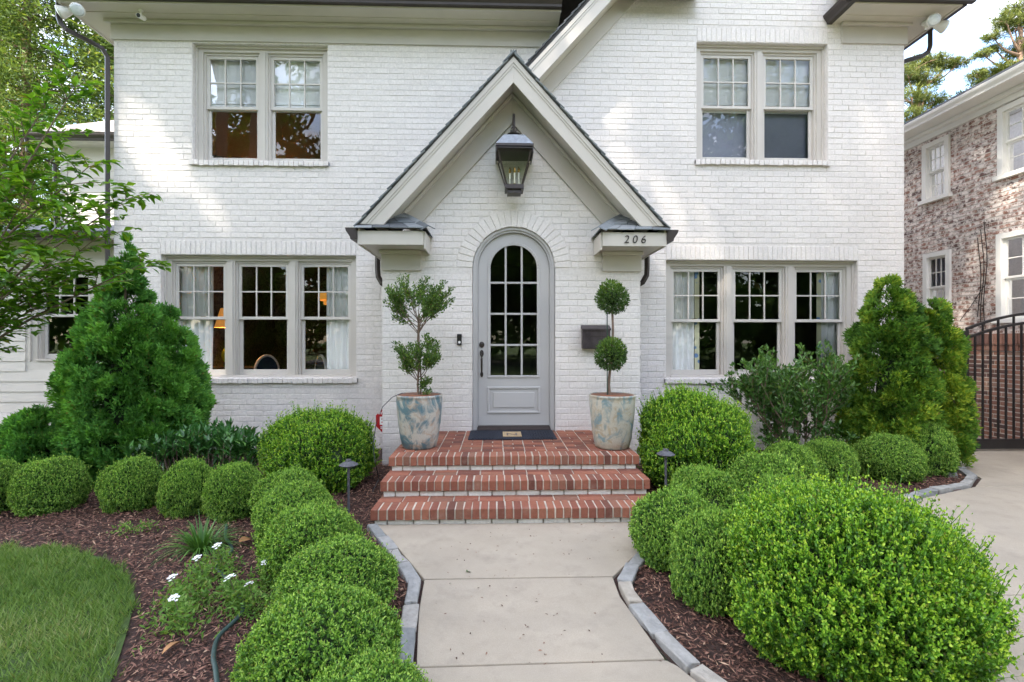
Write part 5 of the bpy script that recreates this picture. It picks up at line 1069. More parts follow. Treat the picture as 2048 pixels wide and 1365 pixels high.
# hose
hp = [Vector((x, y, .036)) for x, y in [(-2.30, 4.15), (-2.175, 3.907), (-1.98, 3.642), (-1.96, 3.406), (-1.746, 3.176), (-1.505, 2.886), (-1.467, 2.755), (-1.475, 2.589), (-1.411, 2.429), (-1.32, 2.293), (-1.15, 2.0), (-1.1, 1.6)]]
def smooth_path(p, k=6):
    out = []
    for i in range(len(p)-1):
        a, b, c_, d_ = p[max(i-1, 0)], p[i], p[i+1], p[min(i+2, len(p)-1)]
        for j in range(k):
            t = j/k; out.append(.5*((2*b)+(c_-a)*t+(2*a-5*b+4*c_-d_)*t*t+(3*b-a-3*c_+d_)*t**3))
    return out+[p[-1]]
m = MB(); m.tube(smooth_path(hp), .0115, 8); tag(m.build('garden_hose', M['hose'], None, True, org=hp[0]), 'dark green garden hose snaking over the left mulch', 'hose')
# liriope, weed, verbena
def blades(root, n, l, wd, spread, seed, mat, name='blade_mass'):
    r = np.random.default_rng(seed); V = []; F = []
    for i in range(n):
        a = r.uniform(0, 6.28); e = r.uniform(.25, 1.0)*spread; L_ = l*r.uniform(.6, 1.1); d_ = np.array([math.cos(a), math.sin(a), 0]); s_ = np.array([-math.sin(a), math.cos(a), 0])*wd/2; b = len(V); n_ = 5; p0 = d_*r.uniform(0, .05)
        for k_ in range(n_+1):
            t = k_/n_; p = p0+d_*(L_*e*t)+np.array([0, 0, L_*(1.05*t*(1-.25*e)-(.75*e+.1)*t*t*1.05)]); ww = s_*(1-t*.85); V += [p-ww, p+ww]
        F += [(b+2*k_, b+2*k_+1, b+2*k_+3, b+2*k_+2) for k_ in range(n_)]
    V = np.array(V); V[:, 2] = np.maximum(V[:, 2], .01); return link(name, np_mesh(name, V, np.array(F), [mat], np.full(len(V), .5)), root)
li = empty('liriope_clump', (-2.24, 3.70, 0), 'grassy arching liriope clump on the left mulch', 'plant'); blades(li, 230, .40, .013, .95, 3, M['blade'])
wd_ = empty('seedling', (-3.05, 4.06, 0), 'small pale green seedling alone on the left mulch', 'plant')
def herb(root, spots, n, l, mat, hgt, spread, name='foliage'):
    P = []; D = []
    for (x, y) in spots:
        for i in range(n):
            a = rng.uniform(0, 6.28); rr = abs(rng.normal())*spread; z = rng.uniform(.01, hgt)*max(.2, 1-rr/(spread*2.4)); P.append((x+rr*math.cos(a), y+rr*math.sin(a), z)); D.append((rng.normal(), rng.normal(), .7+rng.normal()*.4))
    P = np.array(P); V, F = leaf_arrays(P, np.array(D), l*rng.uniform(.6, 1.2, len(P)), l*.34*rng.uniform(.7, 1.2, len(P)), None, .2, .5); return link(name, np_mesh(name, V, F, [mat], np.repeat(np.clip(rng.normal(.5, .2, len(P)), 0, 1), 4)), root)
herb(wd_, [(0, 0), (.08, .03), (-.06, .0), (.13, .05)], 50, .035, M['herb'], .12, .05)
ve = empty('verbena_plant', (-1.78, 2.95, 0), 'sprawling verbena with white flower heads beside the hose', 'plant'); FL = [(-1.905, 3.355), (-1.927, 3.175), (-1.915, 2.919), (-1.573, 2.904), (-1.423, 2.827), (-1.753, 2.689), (-1.466, 3.099)]
herb(ve, [(x+1.78+dx, y-2.95+dy) for x, y in FL for dx, dy in ((0, 0), (.06, -.04), (-.05, .05))]+[(0, 0), (.1, .1), (-.05, -.12)], 130, .04, M['herb'], .19, .075)
m = MB()
for (x, y) in FL: m.tube([(x+1.78, y-2.95, 0), (x+1.79, y-2.95, .1), (x+1.78, y-2.95-.03, .195)], [.003, .0025, .002], 5)
link('stem', m.mesh('stem', M['twig']), ve)
def flower_me():
    m = MB(); rs = random.Random(2)
    for i in range(11):
        a = i*2.4; e = .15+1.3*i/11; c_ = Vector((.034*math.cos(a)*math.cos(e), .034*math.sin(a)*math.cos(e), .024*math.sin(e)))
        for k_ in range(5):
            b = k_*1.257; d_ = Vector((math.cos(b), math.sin(b), .15)); s_ = Vector((-math.sin(b), math.cos(b), .1)); m.add([c_, c_+d_*.008-s_*.005, c_+d_*.014, c_+d_*.008+s_*.005], [(0, 1, 2, 3)])
    return m.mesh('flower', M['petal'])
fm = flower_me()
for (x, y) in FL: o = link('flower', fm, ve, loc=(x+1.78, y-2.98, .2)); o.rotation_euler = (-.3, 0, random.uniform(0, 6)); s_ = random.uniform(.62, .85); o.scale = (s_, s_, s_)
dl = big_leaf_mesh(.085, .06, 3, M['dry'], .35)
for (x, y, lb) in ((-1.635, 2.53, 'curled brown leaf on the mulch in front of the verbena'), (-2.0, 3.78, 'curled tan leaf on the mulch right of the liriope'), (-1.15+.75, 3.30-.0, None)):
    if lb: o = link('dead_leaf', dl, None, loc=(x, y, .045)); o.rotation_euler = (.3, -.2, x*9); tag(o, lb, 'leaf', 'dead leaves lying on the mulch')
gl_ = big_leaf_mesh(.045, .03, 4, M['laurel1'], .5); o = link('fallen_leaf', gl_, None, loc=(-.21, 3.27, .032)); o.rotation_euler = (.2, .1, 1); tag(o, 'small green leaf fallen on the concrete walk', 'leaf')

lr_ = np.random.default_rng(8); n = 110; P = np.stack([lr_.uniform(-.45, 1.1, n), lr_.uniform(2.3, 4.1, n), np.full(n, .023)], 1); a = lr_.uniform(0, 6.28, n)
V, F = leaf_arrays(P, np.stack([np.cos(a), np.sin(a), lr_.normal(0, .15, n)], 1), lr_.uniform(.008, .026, n), lr_.uniform(.004, .011, n), np.stack([lr_.normal(0, .3, n), lr_.normal(0, .3, n), np.ones(n)], 1)); tag(link('leaf_litter', np_mesh('leaf_litter', V, F, [M['bark']])), 'tiny dark bits of leaf litter scattered on the concrete walk', 'litter', kind='stuff')
# ------------------------------------------------------------------ mulch chips and grass
def inside(poly, x, y):
    c_ = np.zeros(len(x), bool); n = len(poly); j = n-1
    for i in range(n):
        xi, yi = poly[i]; xj, yj = poly[j]; cond = ((yi > y) != (yj > y)) & (x < (xj-xi)*(y-yi)/(yj-yi+1e-12)+xi); c_ ^= cond; j = i
    return c_
def chips(poly, n, box, seed, dens=None):
    r = np.random.default_rng(seed); x = r.uniform(box[0], box[1], n); y = r.uniform(box[2]**.5, box[3]**.5, n)**2; k_ = inside(poly, x, y); x, y = x[k_], y[k_]; n = len(x)
    sc = 1+.08*y; a = r.uniform(0, 6.28, n); P = np.stack([x, y, r.uniform(.004, .028, n)], 1); D = np.stack([np.cos(a), np.sin(a), r.normal(0, .28, n)], 1); N = np.stack([r.normal(0, .35, n), r.normal(0, .35, n), np.ones(n)], 1)
    return leaf_arrays(P, D, r.gamma(3, .0062, n)*sc+.009, r.uniform(.0035, .009, n)*sc, N, .05, .5)
bedL = [(-8, 6.9), (-1.0, 6.9), (-1.0, 4.25)] + [(a-.10, b) for a, b in WL[:7]] + [(-.55, 1.2), (-1.28, 1.0)] + [(a+.03, b+.02) for a, b in LAWN[-3::-1]]
bedL = bedL[:-1]+[(-8, 3.84)]
V, F = chips(bedL, 130000, (-6.5, -.3, 1.4, 6.3), 31); mu = link('mulch', np_mesh('mulch', V, F, [M['bark']])); tag(mu, 'dark brown shredded bark mulch covering the left bed', 'mulch', kind='stuff')
bedR = [(1.5, 6.9), (5.9, 6.9)] + [(a-.1, b) for a, b in DE] + [(a+.1, b) for a, b in WR[::-1][2:]] + [(1.5, 4.3)]
V, F = chips(bedR, 95000, (.7, 5.9, 1.4, 6.5), 32); mu = link('mulch', np_mesh('mulch', V, F, [M['bark']])); tag(mu, 'dark brown shredded bark mulch covering the right bed', 'mulch', kind='stuff')
r = np.random.default_rng(41); n = 120000; x = r.uniform(-5.2, -1.35, n); y = r.uniform(1.5, 3.85, n); jn = np.array([mnoise.noise(Vector((a_*6, b_*6, 2))) for a_, b_ in zip(x, y)]); thin = np.array([mnoise.noise(Vector((a_*3.1, b_*3.1, 9))) for a_, b_ in zip(x, y)]); kk = inside(LAWN, x-.07*jn, y-.05*jn) & (x > -1.25*y-.5) & ((thin > -.42) | (r.random(n) < .5)); x, y = x[kk], y[kk]; hh = 1+.45*jn[kk]; n = len(x)
P = np.stack([x, y, np.full(n, .008)], 1); a = r.uniform(0, 6.28, n); D = np.stack([np.cos(a)*.55, np.sin(a)*.55, r.uniform(.5, 1.1, n)], 1); V, F = leaf_arrays(P, D, r.uniform(.03, .08, n)*hh, r.uniform(.003, .006, n), None, .1, .3)
pt_ = np.array([mnoise.noise(Vector((a_*1.7, b_*1.7, 0))) for a_, b_ in zip(x, y)]); tag(link('grass', np_mesh('grass', V, F, [M['grass']], np.repeat(np.clip(.5+.6*pt_+r.normal(0, .12, n), 0, 1), 4))), 'short green lawn grass at the lower left', 'grass', kind='stuff')

# ------------------------------------------------------------------ dogwood at left
dw = empty('dogwood_tree', (-5.75, 4.75, 0), 'young dogwood reaching in from the left edge with light green leaves', 'tree'); m = MB(); o0 = Vector((-5.75, 4.75, 0)); rs = random.Random(14); tips = []
m.tube([(0, 0, -.05), (.03, 0, .6), (.05, 0, 1.3), (.02, .02, 2.0), (.0, .0, 2.9), (.03, 0, 3.6)], [.06, .05, .045, .04, .03, .015], 8)
TG = [(1.25, 150, 175, 4.6), (1.6, 215, 335, 4.5), (1.2, 290, 400, 4.45), (1.1, 240, 470, 4.5), (1.0, 150, 430, 4.3), (1.5, 60, 250, 4.9), (1.3, 120, 300, 5.0), (1.1, 60, 380, 4.4), (.95, 320, 530, 4.7), (.95, 200, 545, 4.4), (1.0, 110, 520, 4.2), (.9, 100, 600, 4.5), (.85, 30, 560, 4.2), (1.3, 20, 330, 4.6), (1.2, 190, 420, 4.9), (1.1, 30, 470, 4.9), (1.5, 90, 215, 4.8)]
limbs = []
for (sz, px, py, Y_) in TG:
    e = at(px-(38 if px > 180 else 0), py, Y_)-o0; s_ = Vector((.04, 0, sz+rs.uniform(-.05, .05))); md = s_.lerp(e, .5)+Vector((rs.uniform(-.06, .06), rs.uniform(-.1, .1), rs.uniform(.0, .14))); path = smooth_path([s_, md, e], 7); m.tube(path, [.02*(1-.85*i/(len(path)-1)) for i in range(len(path))], 6)
    L_ = len(path)
    for i in range(3, L_): tips.append((path[i], (path[i]-path[i-1]).normalized()))
    for i in range(4, L_, 1):
        for sg in (-1, 1):
            if rs.random() < .35: continue
            d_ = (path[i]-path[i-1]).normalized(); sd_ = d_.cross(Vector((0, 0, 1))).normalized()*sg; dd = (d_*.6+sd_*.8+Vector((0, rs.uniform(-.2, .2), rs.uniform(-.12, .22)))).normalized(); ln = rs.uniform(.14, .34); q = path[i]; pp = [q, q+dd*ln*.5+Vector((0, 0, .015)), q+dd*ln]; m.tube(pp, [.005, .004, .002], 5)
            tips += [(pp[1], dd), (pp[2], dd), (q.lerp(pp[2], .75), dd), (q.lerp(pp[2], .3), dd)]
link('branch', m.mesh('branch', M['twig']), dw); lm = [big_leaf_mesh(.098, .05, i, M['dogwood1'], .15+.12*i) for i in range(4)]; P = []; D = []; cnt = 0
cand = []
for (q, d_) in tips:
    for _ in range(6 if q.x < .95 else 4):
        sd_ = d_.cross(Vector((0, 0, 1))).normalized()*rs.choice((-1, 1)); dd = d_*rs.uniform(.2, .9)+sd_*rs.uniform(.2, 1)+Vector((0, 0, rs.uniform(-.55, .2))); cand.append((q+Vector((rs.uniform(-.02, .02), rs.uniform(-.02, .02), rs.uniform(-.015, .015))), dd))
cand.sort(key=lambda c_: (c_[0]+o0).y-.6*(c_[0]+o0).x)
for i, (q, dd) in enumerate(cand):
    if i % 3 == 0 and cnt < 300: o = link('leaf', lm[cnt % 4], dw, loc=q); orient(o, dd); s_ = rs.uniform(.7, 1.2); o.scale = (s_, s_, s_); cnt += 1
    else: P.append(q[:]); D.append(dd[:])
P = np.array(P); N = np.stack([rng.normal(0, .3, len(P)), rng.normal(0, .3, len(P)), np.ones(len(P))], 1); V, F = leaf_arrays(P, np.array(D), rng.uniform(.075, .115, len(P)), rng.uniform(.036, .056, len(P)), N, .18, .45); tag(link('leaf_mass', np_mesh('leaf_mass', V, F, [M['dogwood']], np.full(len(V), .5)), dw), kind='stuff')

# ------------------------------------------------------------------ background trees
def conifer(x, y, h, rb, n, seed, label, z0=2.0, lean=0):
    r = np.random.default_rng(seed); rs = random.Random(seed); root = empty('background_conifer', (x, y, 0), label, 'tree', 'tall conifers behind the left wing'); m = MB(); m.tube([(0, 0, -.1), (0, 0, h*.5), (lean, 0, h)], [.22, .15, .02], 8); P = []; D = []; A = []
    nl = int(h*6)
    for i in range(nl):
        z = z0+(h-z0)*(i+rs.random())/nl; f = (z-z0)/(h-z0); L_ = rb*(1-f)**.75*rs.uniform(.55, 1.1)+.25; a = i*2.4+rs.uniform(-.4, .4); dz = rs.uniform(-.1, .3); pts = [Vector((0, 0, z)), Vector((math.cos(a)*L_*.5, math.sin(a)*L_*.5, z+dz*L_*.5)), Vector((math.cos(a)*L_, math.sin(a)*L_, z+dz*L_-.12*L_))]; m.tube(pts, [.035, .02, .006], 5, False)
        k_ = int(n/nl); t = r.uniform(.25, 1.05, k_); tone = r.normal(0, .14); base = np.array([pts[0].lerp(pts[2], tt) for tt in t]); sp = .16+.26*L_/rb; P.append(base+r.normal(size=(k_, 3))*np.array([sp, sp, sp*.6])); dd = np.array([math.cos(a)*.7, math.sin(a)*.7, -.25])+r.normal(size=(k_, 3))*.5; D.append(dd); A.append(np.clip(.45+tone+.3*(t-.6)+r.normal(0, .12, k_), 0, 1))
    P = np.concatenate(P); D = np.concatenate(D); A = np.concatenate(A); V, F = leaf_arrays(P, D, r.uniform(.14, .32, len(P)), r.uniform(.03, .065, len(P)), None, .1, .5); link('crown', np_mesh('crown', V, F, [M['conifer']], np.repeat(A, 4)), root); link('trunk', m.mesh('trunk', M['barkp']), root)
conifer(-17.6, 18.5, 21, 2.6, 42000, 1, 'tall pale conifer with bare lower trunk at the upper left edge', 6.0)
conifer(-14.6, 19.5, 22, 3.0, 46000, 2, 'tall dense conifer behind the left eave corner', 4.0)
conifer(-21.5, 21.5, 19, 2.8, 34000, 3, 'conifer at the far left edge behind the dogwood', 2.0)
conifer(-15.2, 24, 14, 3.2, 34000, 4, 'shorter rounded conifer just left of the wing roof', 1.0)
conifer(-19.2, 25, 20, 3.4, 34000, 5, 'hazy conifer in the gap between the two tallest left conifers', 1.0)
conifer(-27, 19, 17, 3.2, 16000, 6, 'conifer beyond the left edge past the wing', 1.0)
def pine(x, y, h, puffs, seed, label):
    r = np.random.default_rng(seed); rs = random.Random(seed); root = empty('pine_tree', (x, y, 0), label, 'tree', 'pines rising behind the neighbour house'); m = MB(); trunk = [(0, 0, -.1), (.1, 0, h*.4), (-.1, 0, h*.75), (.0, 0, h*.93)]; m.tube(trunk, [.32, .26, .18, .08], 8); P = []; D = []; A = []
    for (dx, dy, z, rr) in puffs:
        zb = z-rs.uniform(.8, 1.8); b = Vector((0, 0, max(2, min(zb, h*.9)))); c_ = Vector((dx, dy, z)); md = b.lerp(c_, .55)+Vector((0, 0, -.25)); m.tube(smooth_path([b, md, c_], 4), [.09*(1-.8*i/8) for i in range(9)], 6, False)
        for q in range(5): e = c_+Vector((rs.uniform(-1, 1)*rr, rs.uniform(-1, 1)*rr, rs.uniform(-.2, .35)*rr)); m.tube([c_.lerp(b, .15), c_.lerp(e, .5), e], [.03, .02, .008], 5, False)
        nt_ = int(75*rr*rr)+20; d_ = ball_dirs(nt_, -.9); cen = np.array(c_)+d_*(rr*r.uniform(.35, 1, nt_))[:, None]*np.array([1.15, 1.0, .42]); per = 20
        cc = np.repeat(cen, per, 0); o_ = unit(r.normal(size=(len(cc), 3))+np.array([0, 0, .5])); P.append(cc+o_*.02); D.append(o_); A.append(np.repeat(np.clip(.45+.35*d_[:, 2]+r.normal(0, .15, nt_), 0, 1), per))  # needles paler towards the top of each puff
    P = np.concatenate(P); D = np.concatenate(D); A = np.concatenate(A); V, F = leaf_arrays(P, D, r.uniform(.18, .3, len(P)), r.uniform(.02, .036, len(P)), None, .05, .4); link('crown', np_mesh('crown', V, F, [M['pine']], np.repeat(A, 4)), root); link('trunk', m.mesh('trunk', M['barkp']), root)
def puffs_at(base, lst):
    out = []
    for (px, py, Y_, rr) in lst:
        q = at(px, py, Y_); out.append((q.x-base[0], q.y-base[1], q.z, rr))
    return out
b1 = at(1838, 300, 27); pine(b1.x, 27, at(1838, 112, 27).z, puffs_at((b1.x, 27), [(1838, 130, 27, 1.0), (1815, 150, 26.6, 1.0), (1862, 125, 27, .9), (1893, 133, 27.3, .75), (1918, 128, 26.8, .55), (1858, 160, 26.5, .85), (1822, 195, 26.4, 1.1), (1858, 205, 27.2, .95), (1885, 215, 27.5, .8), (1815, 235, 26.6, 1.0), (1880, 240, 28, .9), (1790, 170, 27.5, 1.1), (1925, 195, 27.4, .55), (1845, 270, 27, 1.2), (1905, 215, 28.2, .7)]), 3, 'pine with flat layered crown just right of the white house')
b2 = at(2042, 300, 25); pine(b2.x, 25, at(2042, 5, 25).z, puffs_at((b2.x, 25), [(2035, 18, 25, .7), (2012, 42, 24.8, .75), (2030, 55, 25.2, .8), (1985, 75, 24.8, .42), (2060, 30, 25, 1.0), (1965, 110, 25, .38), (1990, 100, 25.2, .35), (2040, 105, 25.3, .75), (2020, 135, 24.7, .7), (1985, 150, 25.3, .75), (1955, 150, 25, .45), (1960, 168, 25.2, .5), (2010, 160, 25.5, .8), (2045, 150, 25, .8), (2070, 90, 25, 1.1)]), 4, 'pine leaning in at the upper right corner above the neighbour roof')
# broad oaks behind the camera: they shade the facade and show in the window reflections
SUN_GAPS = [((-5.35, 7.2, 4.75), .42), ((-5.0, 7.2, 4.35), .26), ((-4.45, 7.2, 3.85), .24), ((-3.75, 7.2, 3.3), .22), ((-9.0, 10.6, 4.5), .5), ((3.0, 6.95, 3.6), .2), ((6.9, 5.6, 0), .3), ((-2.9, 3.9, 0), .2), ((.3, 5.3, .44), .12), ((-.55, 3.75, 0), .1), ((.35, 3.45, 0), .12), ((2.0, 2.4, .9), .3), ((2.6, 2.4, .8), .3), ((-1.9, 5.4, .9), .25), ((2.3, 5.1, 1), .3), ((5.5, 5.8, 1.4), .3)]  # crowns thinned along the sun line so sun patches land on these spots
def oak(x, y, h, crown, n, seed, label, size=.36):
    r = np.random.default_rng(seed); rs = random.Random(seed); root = empty('oak_tree', (x, y, 0), label, 'tree', 'oaks across the front lawn'); m = MB(); cx, cy, cz, rx, ry, rz = crown; cx -= x; cy -= y
    m.tube([(0, 0, -.1), (.05, 0, h*.25), (cx*.35, cy*.35, h*.5), (cx*.8, cy*.8, cz)], [.42, .34, .28, .12], 10); nc = 60; cen = []
    for i in range(nc):
        d_ = unit(r.normal(size=(1, 3)))[0]; c_ = np.array([cx, cy, cz])+d_*np.array([rx, ry, rz])*r.uniform(.35, .92)**.6; cen.append(c_)
        if i < 16: s_ = Vector((cx*.35, cy*.35, h*.45+.2*i*.4)); m.tube([s_, s_.lerp(Vector(c_), .5)+Vector((0, 0, .5)), Vector(c_)], [.12, .07, .02], 6, False)
    cen = np.array(cen); idx = r.integers(0, nc, n); P = cen[idx]+unit(r.normal(size=(n, 3)))*(1.7*r.uniform(0, 1, n)**.4)[:, None]*np.array([1, 1, .7]); W_ = P+np.array([x, y, 0]); keep = np.ones(n, bool); sd_ = np.array(SUN_FROM)
    for gi, (g_, gr_) in enumerate(SUN_GAPS):
        v_ = W_-np.array(g_); t = v_@sd_; dist = np.linalg.norm(v_-t[:, None]*sd_, axis=1); keep &= (dist > gr_+size*.35) | (r.random(n) < (.3 if gi < 2 else .6))
    P = P[keep]; tone = r.normal(0, .15, nc)[idx][keep]; V, F = leaf_arrays(P, r.normal(size=P.shape), size*r.uniform(.7, 1.2, len(P)), size*.6*r.uniform(.7, 1.2, len(P)), None, .1, .5)
    link('crown', np_mesh('crown', V, F, [M['oak']], np.repeat(np.clip(.5+tone+r.normal(0, .12, len(P)), 0, 1), 4)), root); link('trunk', m.mesh('trunk', M['barkd']), root)
for i, (tx, ty, tz, hz, lb) in enumerate([(-3.5, 6.0, 2.0, 27, 'tall oak far left of the walk shading the left windows'), (2.5, 6.0, 2.0, 28, 'tall oak far left shading the entry gable and right windows'), (-2.5, 1.0, 0, 26, 'tall oak far left shading the left bed and lawn'), (4.0, 1.5, 0, 27, 'tall oak far left shading the walk and right bed'), (8.5, 6.5, 2, 29, 'tall oak far left shading the driveway'), (-9.0, 6.5, 1.5, 26, 'tall oak at the far left shading the clapboard wing')]):
    k_ = (hz-tz)/SUN_FROM.z; cx_, cy_ = tx+SUN_FROM.x*k_, ty+SUN_FROM.y*k_
    oak(cx_-1.5, cy_-1, hz+4, (cx_, cy_, hz, 5.8, 5.8, 4.0), 15500, 60+i, lb, .34)
for i, (x, y, h, cr, lb) in enumerate([(-16, -20, 26, 6.5, 'leftmost'), (-5.5, -22, 15, 6, 'second from left'), (4.5, -21, 14, 6, 'centre right'), (16, -19, 25, 6.5, 'second from right'), (24, -19, 22, 6.5, 'rightmost'), (-24, -15, 22, 6, 'far left'), (-2, -31, 18, 6, 'rear left'), (9, -32, 18, 6.5, 'rear right')]):
    oak(x, y, h, (x, y, h*.52, cr, cr*.8, h*.46), 11000, 20+i, 'low branched oak across the lawn, %s of those mirrored in the glass' % lb, .55)
r = np.random.default_rng(77); n = 16000; P = np.stack([r.uniform(-75, 75, n), r.uniform(-46, -38, n), 10*r.uniform(0, 1, n)**.8], 1); P[:, 2] *= 1+.25*np.sin(P[:, 0]*.35)
V, F = leaf_arrays(P, r.normal(size=P.shape), 1.1*r.uniform(.7, 1.3, n), .7*r.uniform(.7, 1.3, n), None, .1, .5); tag(link('far_woods', np_mesh('far_woods', V, F, [M['oak']], np.full(len(V), .4))), 'distant wood edge across the street, seen in the glass', 'woods', kind='stuff')

# ------------------------------------------------------------------ things seen through the windows
def curtain(x0, x1, z0, z1, Y, folds, label, trimside=None):
    c_ = empty('curtain', ((x0+x1)/2, Y, z0), label, 'curtain', 'white pleated curtains behind the front windows'); n = folds*10; V = []; F = []
    for i in range(n+1):
        t = i/n; x = x0+(x1-x0)*t; y = Y+.022*math.sin(t*folds*2*math.pi)+.008*math.sin(t*folds*4.7)
        for k_ in range(6): zz = z0+(z1-z0)*k_/5; V.append((x+.012*math.sin(zz*2+t*9)*(1-k_/5), y*1+.012*math.sin(zz*3+t*20)*(1-k_/5), zz))
    for i in range(n):
        for k_ in range(5): F.append((i*6+k_, (i+1)*6+k_, (i+1)*6+k_+1, i*6+k_+1))
    m = MB(); m.add(V, F); m.build('panel', M['curtain'], c_, True)
    if trimside is not None:
        xa = x1 if trimside > 0 else x0; m = MB(); m.box(min(xa, xa+trimside*.07), max(xa, xa+trimside*.07), Y-.03, Y-.025, z0, z1); m.build('border', M['sprig'], c_)
    m = MB(); m.tube([(x0-.05, Y+.02, z1+.01), (x1+.05, Y+.02, z1+.01)], .012, 8); m.build('rod', M['iron'], c_)
curtain(-4.85, -4.33, .4, 2.85, YL+.25, 6, 'white pleated curtain at the left end of the left front windows')
curtain(-2.62, -2.08, .4, 2.85, YL+.25, 6, 'white pleated curtain at the right end of the left front windows')
curtain(2.55, 2.98, .4, 2.85, YR+.25, 5, 'white curtain with blue sprig border, left end of the right front windows', 1)
curtain(4.93, 5.50, .4, 2.85, YR+.25, 5, 'white curtain with blue sprig border, right end of the right front windows', -1)
def roman(u, z0, z1, Y, label, tape):
    s_ = empty('roman_shade', ((u[0]+u[1])/2, Y, z0), label, 'blind', 'white roman shades in the upper windows'); m = MB(); a, b = u[0]+.03, u[1]-.03
    pr = [(Y, z1), (Y, z0+.16), (Y-.02, z0+.11), (Y+.004, z0+.115), (Y-.03, z0+.06), (Y, z0+.065), (Y-.02, z0), (Y+.01, z0), (Y+.02, z0+.2), (Y+.012, z1)]
    m.prism([(a, y, z) for y, z in pr], (b-a, 0, 0)); m.build('fabric', M['shade'], s_)
    if tape:
        m = MB(); m.box(a, b, Y-.036, Y-.031, z0+.008, z0+.062); m.build('tape', M['tape'], s_)
roman(u_ul[0], 5.09, 5.95, YL+.235, 'white roman shade with brown tape, left sash of the upper left window', True); roman(u_ul[1], 5.09, 5.95, YL+.235, 'white roman shade with brown tape, right sash of the upper left window', True)
roman(u_ur[0], 5.06, 5.95, YR+.235, 'plain white roman shade, left sash of the upper right window', False); roman(u_ur[1], 5.06, 5.95, YR+.235, 'plain white roman shade, right sash of the upper right window', False)
m = MB(); m.box(2.95, 4.85, YR+.28, YR+.295, 4.2, 5.9); m.build('sky_reflection_panel', M['skytone_blind'], w3)  # panel added behind the glass; its colour paints the sky reflection
# dining room: lamp on cabinet, chandelier, chairs
lp = empty('table_lamp', (-4.62, 8.4, 1.15), 'lit table lamp with pleated shade and green base behind the left window', 'lamp')
m = MB(); m.lathe([(0, 1.15), (.07, 1.15), (.07, 1.19), (.03, 1.2), (.10, 1.27), (.12, 1.36), (.08, 1.46), (.025, 1.53), (.022, 1.78), (0, 1.78)], (-4.62, 8.4, 0), 24); m.build('base', M['greenglass'], lp, True)
m = MB(); nn = 48; pts0 = [(-4.62+(.21+.008*(i % 2))*math.cos(2*math.pi*i/nn), 8.4+(.21+.008*(i % 2))*math.sin(2*math.pi*i/nn), 1.83) for i in range(nn)]; pts1 = [(-4.62+(.12+.005*(i % 2))*math.cos(2*math.pi*i/nn), 8.4+(.12+.005*(i % 2))*math.sin(2*math.pi*i/nn), 2.16) for i in range(nn)]; m.add(pts0+pts1, [(i, (i+1) % nn, nn+(i+1) % nn, nn+i) for i in range(nn)]); m.build('lamp_shade', M['lampshade'], lp)
pl_ = bpy.data.lights.new('lamp_bulb', 'POINT'); pl_.energy = 6; pl_.color = (1, .6, .25); pl_.shadow_soft_size = .05; plo_ = bpy.data.objects.new('lamp_bulb', pl_); C.objects.link(plo_); plo_.parent = lp; plo_.location = (0, 0, .85)
cb = empty('cabinet', (-4.6, 8.45, .3), 'dark wood cabinet under the lamp behind the left window', 'cabinet'); m = MB(); m.box(-5.1, -4.1, 8.15, 8.75, .3, 1.149); m.build('body', M['darkwood'], cb); m = MB(); m.box(-5.08, -4.62, 8.13, 8.149, .75, 1.1); m.box(-4.58, -4.12, 8.13, 8.149, .75, 1.1); m.build('drawer', M['darkwood'], cb)
ch = empty('chandelier', (-3.05, 9.4, 2.5), 'lit gold drum chandelier behind the left front windows', 'chandelier'); m = MB(); m.lathe([(.40, 2.38), (.40, 2.5), (.38, 2.5), (.38, 2.38)], (-3.05, 9.4, 0), 32); m.build('band', M['chand'], ch); m = MB(); m.lathe([(.30, 2.30), (.30, 2.375), (.28, 2.375), (.28, 2.30)], (-3.05, 9.4, 0), 32); m.build('inner_band', M['chand'], ch)
m = MB(); m.tube([(-3.05, 9.4, 2.5), (-3.05, 9.4, 3.2)], .01, 6); m.build('chain', M['iron'], ch)
for i in range(4): m = MB(); m.lathe([(0, 2.16), (.022, 2.18), (.018, 2.21), (0, 2.23)], (-3.05+.12*math.cos(i*1.57), 9.4+.12*math.sin(i*1.57), 0), 10); m.build('bulb', M['bulb'], ch)
def dchair(x, y, rz, label):
    c_ = empty('dining_chair', (x, y, .3), label, 'chair', 'dining chairs behind the left windows', rz); m = MB(); oval = [(.22*math.cos(a), 0, .78+.27*math.sin(a)) for a in [i*math.pi/12 for i in range(25)]]; m.tube(oval, .022, 8, False); link('back_frame', m.mesh('back_frame', M['whitewood'], True), c_)
    m = MB(); m.prism([(.2*math.cos(a), -.015, .78+.25*math.sin(a)) for a in [i*math.pi/10 for i in range(20)]], (0, .03, 0)); link('backrest', m.mesh('backrest', M['navy']), c_); m = MB(); m.box(-.24, .24, -.48, -.01, .40, .47); link('seat', m.mesh('seat', M['navy']), c_)
    for sx in (-.2, .2):
        for sy in (-.44, -.02): m = MB(); m.tube([(sx, sy, .0), (sx, sy, .40 if sy < -.1 else .62)], [.014, .02], 8); link('leg', m.mesh('leg', M['whitewood']), c_)
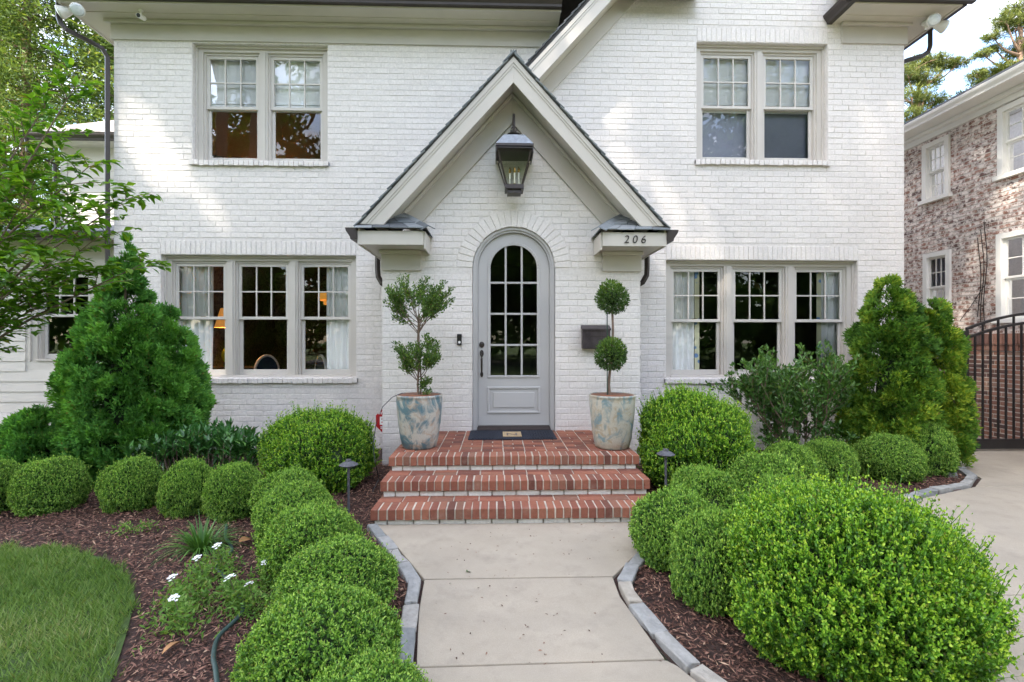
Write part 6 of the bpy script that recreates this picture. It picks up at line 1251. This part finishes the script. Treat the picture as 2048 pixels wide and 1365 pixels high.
dchair(-3.95, 8.35, 1.05, 'white framed navy dining chair behind the middle left pane'); dchair(-3.02, 8.3, 2.3, 'white framed dining chair behind the right left-hand pane')
m = MB(); m.box(-3.75, -3.1, 9.17, 9.1995, 4.2, 4.72); pf = m.build('picture_frame', M['darkwood'], None, org=(-3.42, 9.18, 4.46)); tag(pf, 'dark framed picture on the tan bedroom wall upstairs', 'picture'); m = MB(); m.box(-3.71, -3.14, 9.165, 9.1699, 4.24, 4.68); m.build('print', M['tanwall'], pf)
ac = empty('armchair', (-4.6, 8.1, 3.42), 'patterned armchair back behind the upper left window', 'chair'); k = NM('leaf print fabric'); vo = k.n('ShaderNodeTexVoronoi', Scale=22.0); k.l(k.n('ShaderNodeNewGeometry').outputs['Position'], vo.inputs['Vector']); k.col(k.ramp(vo.outputs['Distance'], [(.3, (.06, .08, .05)), (.45, (.35, .33, .25))])); k.rough(.9, .1)
m = MB(); m.prism([(-5.05, 8.2, 3.85), (-4.05, 8.2, 3.85), (-4.05, 8.2, 4.30), (-4.3, 8.2, 4.42), (-4.65, 8.2, 4.72), (-4.95, 8.2, 4.75), (-5.05, 8.2, 4.6)], (0, .18, 0)); m.build('backrest', k.m, ac, bevel=.04); m = MB(); m.box(-5.05, -4.05, 7.7, 8.38, 3.5, 3.849); m.build('seat', k.m, ac, bevel=.04)

bl = empty('bedside_lamp', (-4.35, 8.85, 3.42), 'lit bedside lamp glowing behind the patterned armchair upstairs', 'lamp')
m = MB(); m.lathe([(0, 3.42), (.1, 3.42), (.1, 3.44), (.03, 3.46), (.03, 4.12), (0, 4.12)], (-4.35, 8.85, 0), 16); m.build('base', M['darkwood'], bl); m = MB(); m.lathe([(.17, 4.08), (.12, 4.3)], (-4.35, 8.85, 0), 24); m.f = [q for q in m.f if len(q) == 4]; m.build('lamp_shade', M['lampshade'], bl)
b2_ = bpy.data.lights.new('bedside_bulb', 'POINT'); b2_.energy = 1.3; b2_.color = (1, .6, .28); b2_.shadow_soft_size = .05; bo_ = bpy.data.objects.new('bedside_bulb', b2_); C.objects.link(bo_); bo_.parent = bl; bo_.location = (0, 0, .75)
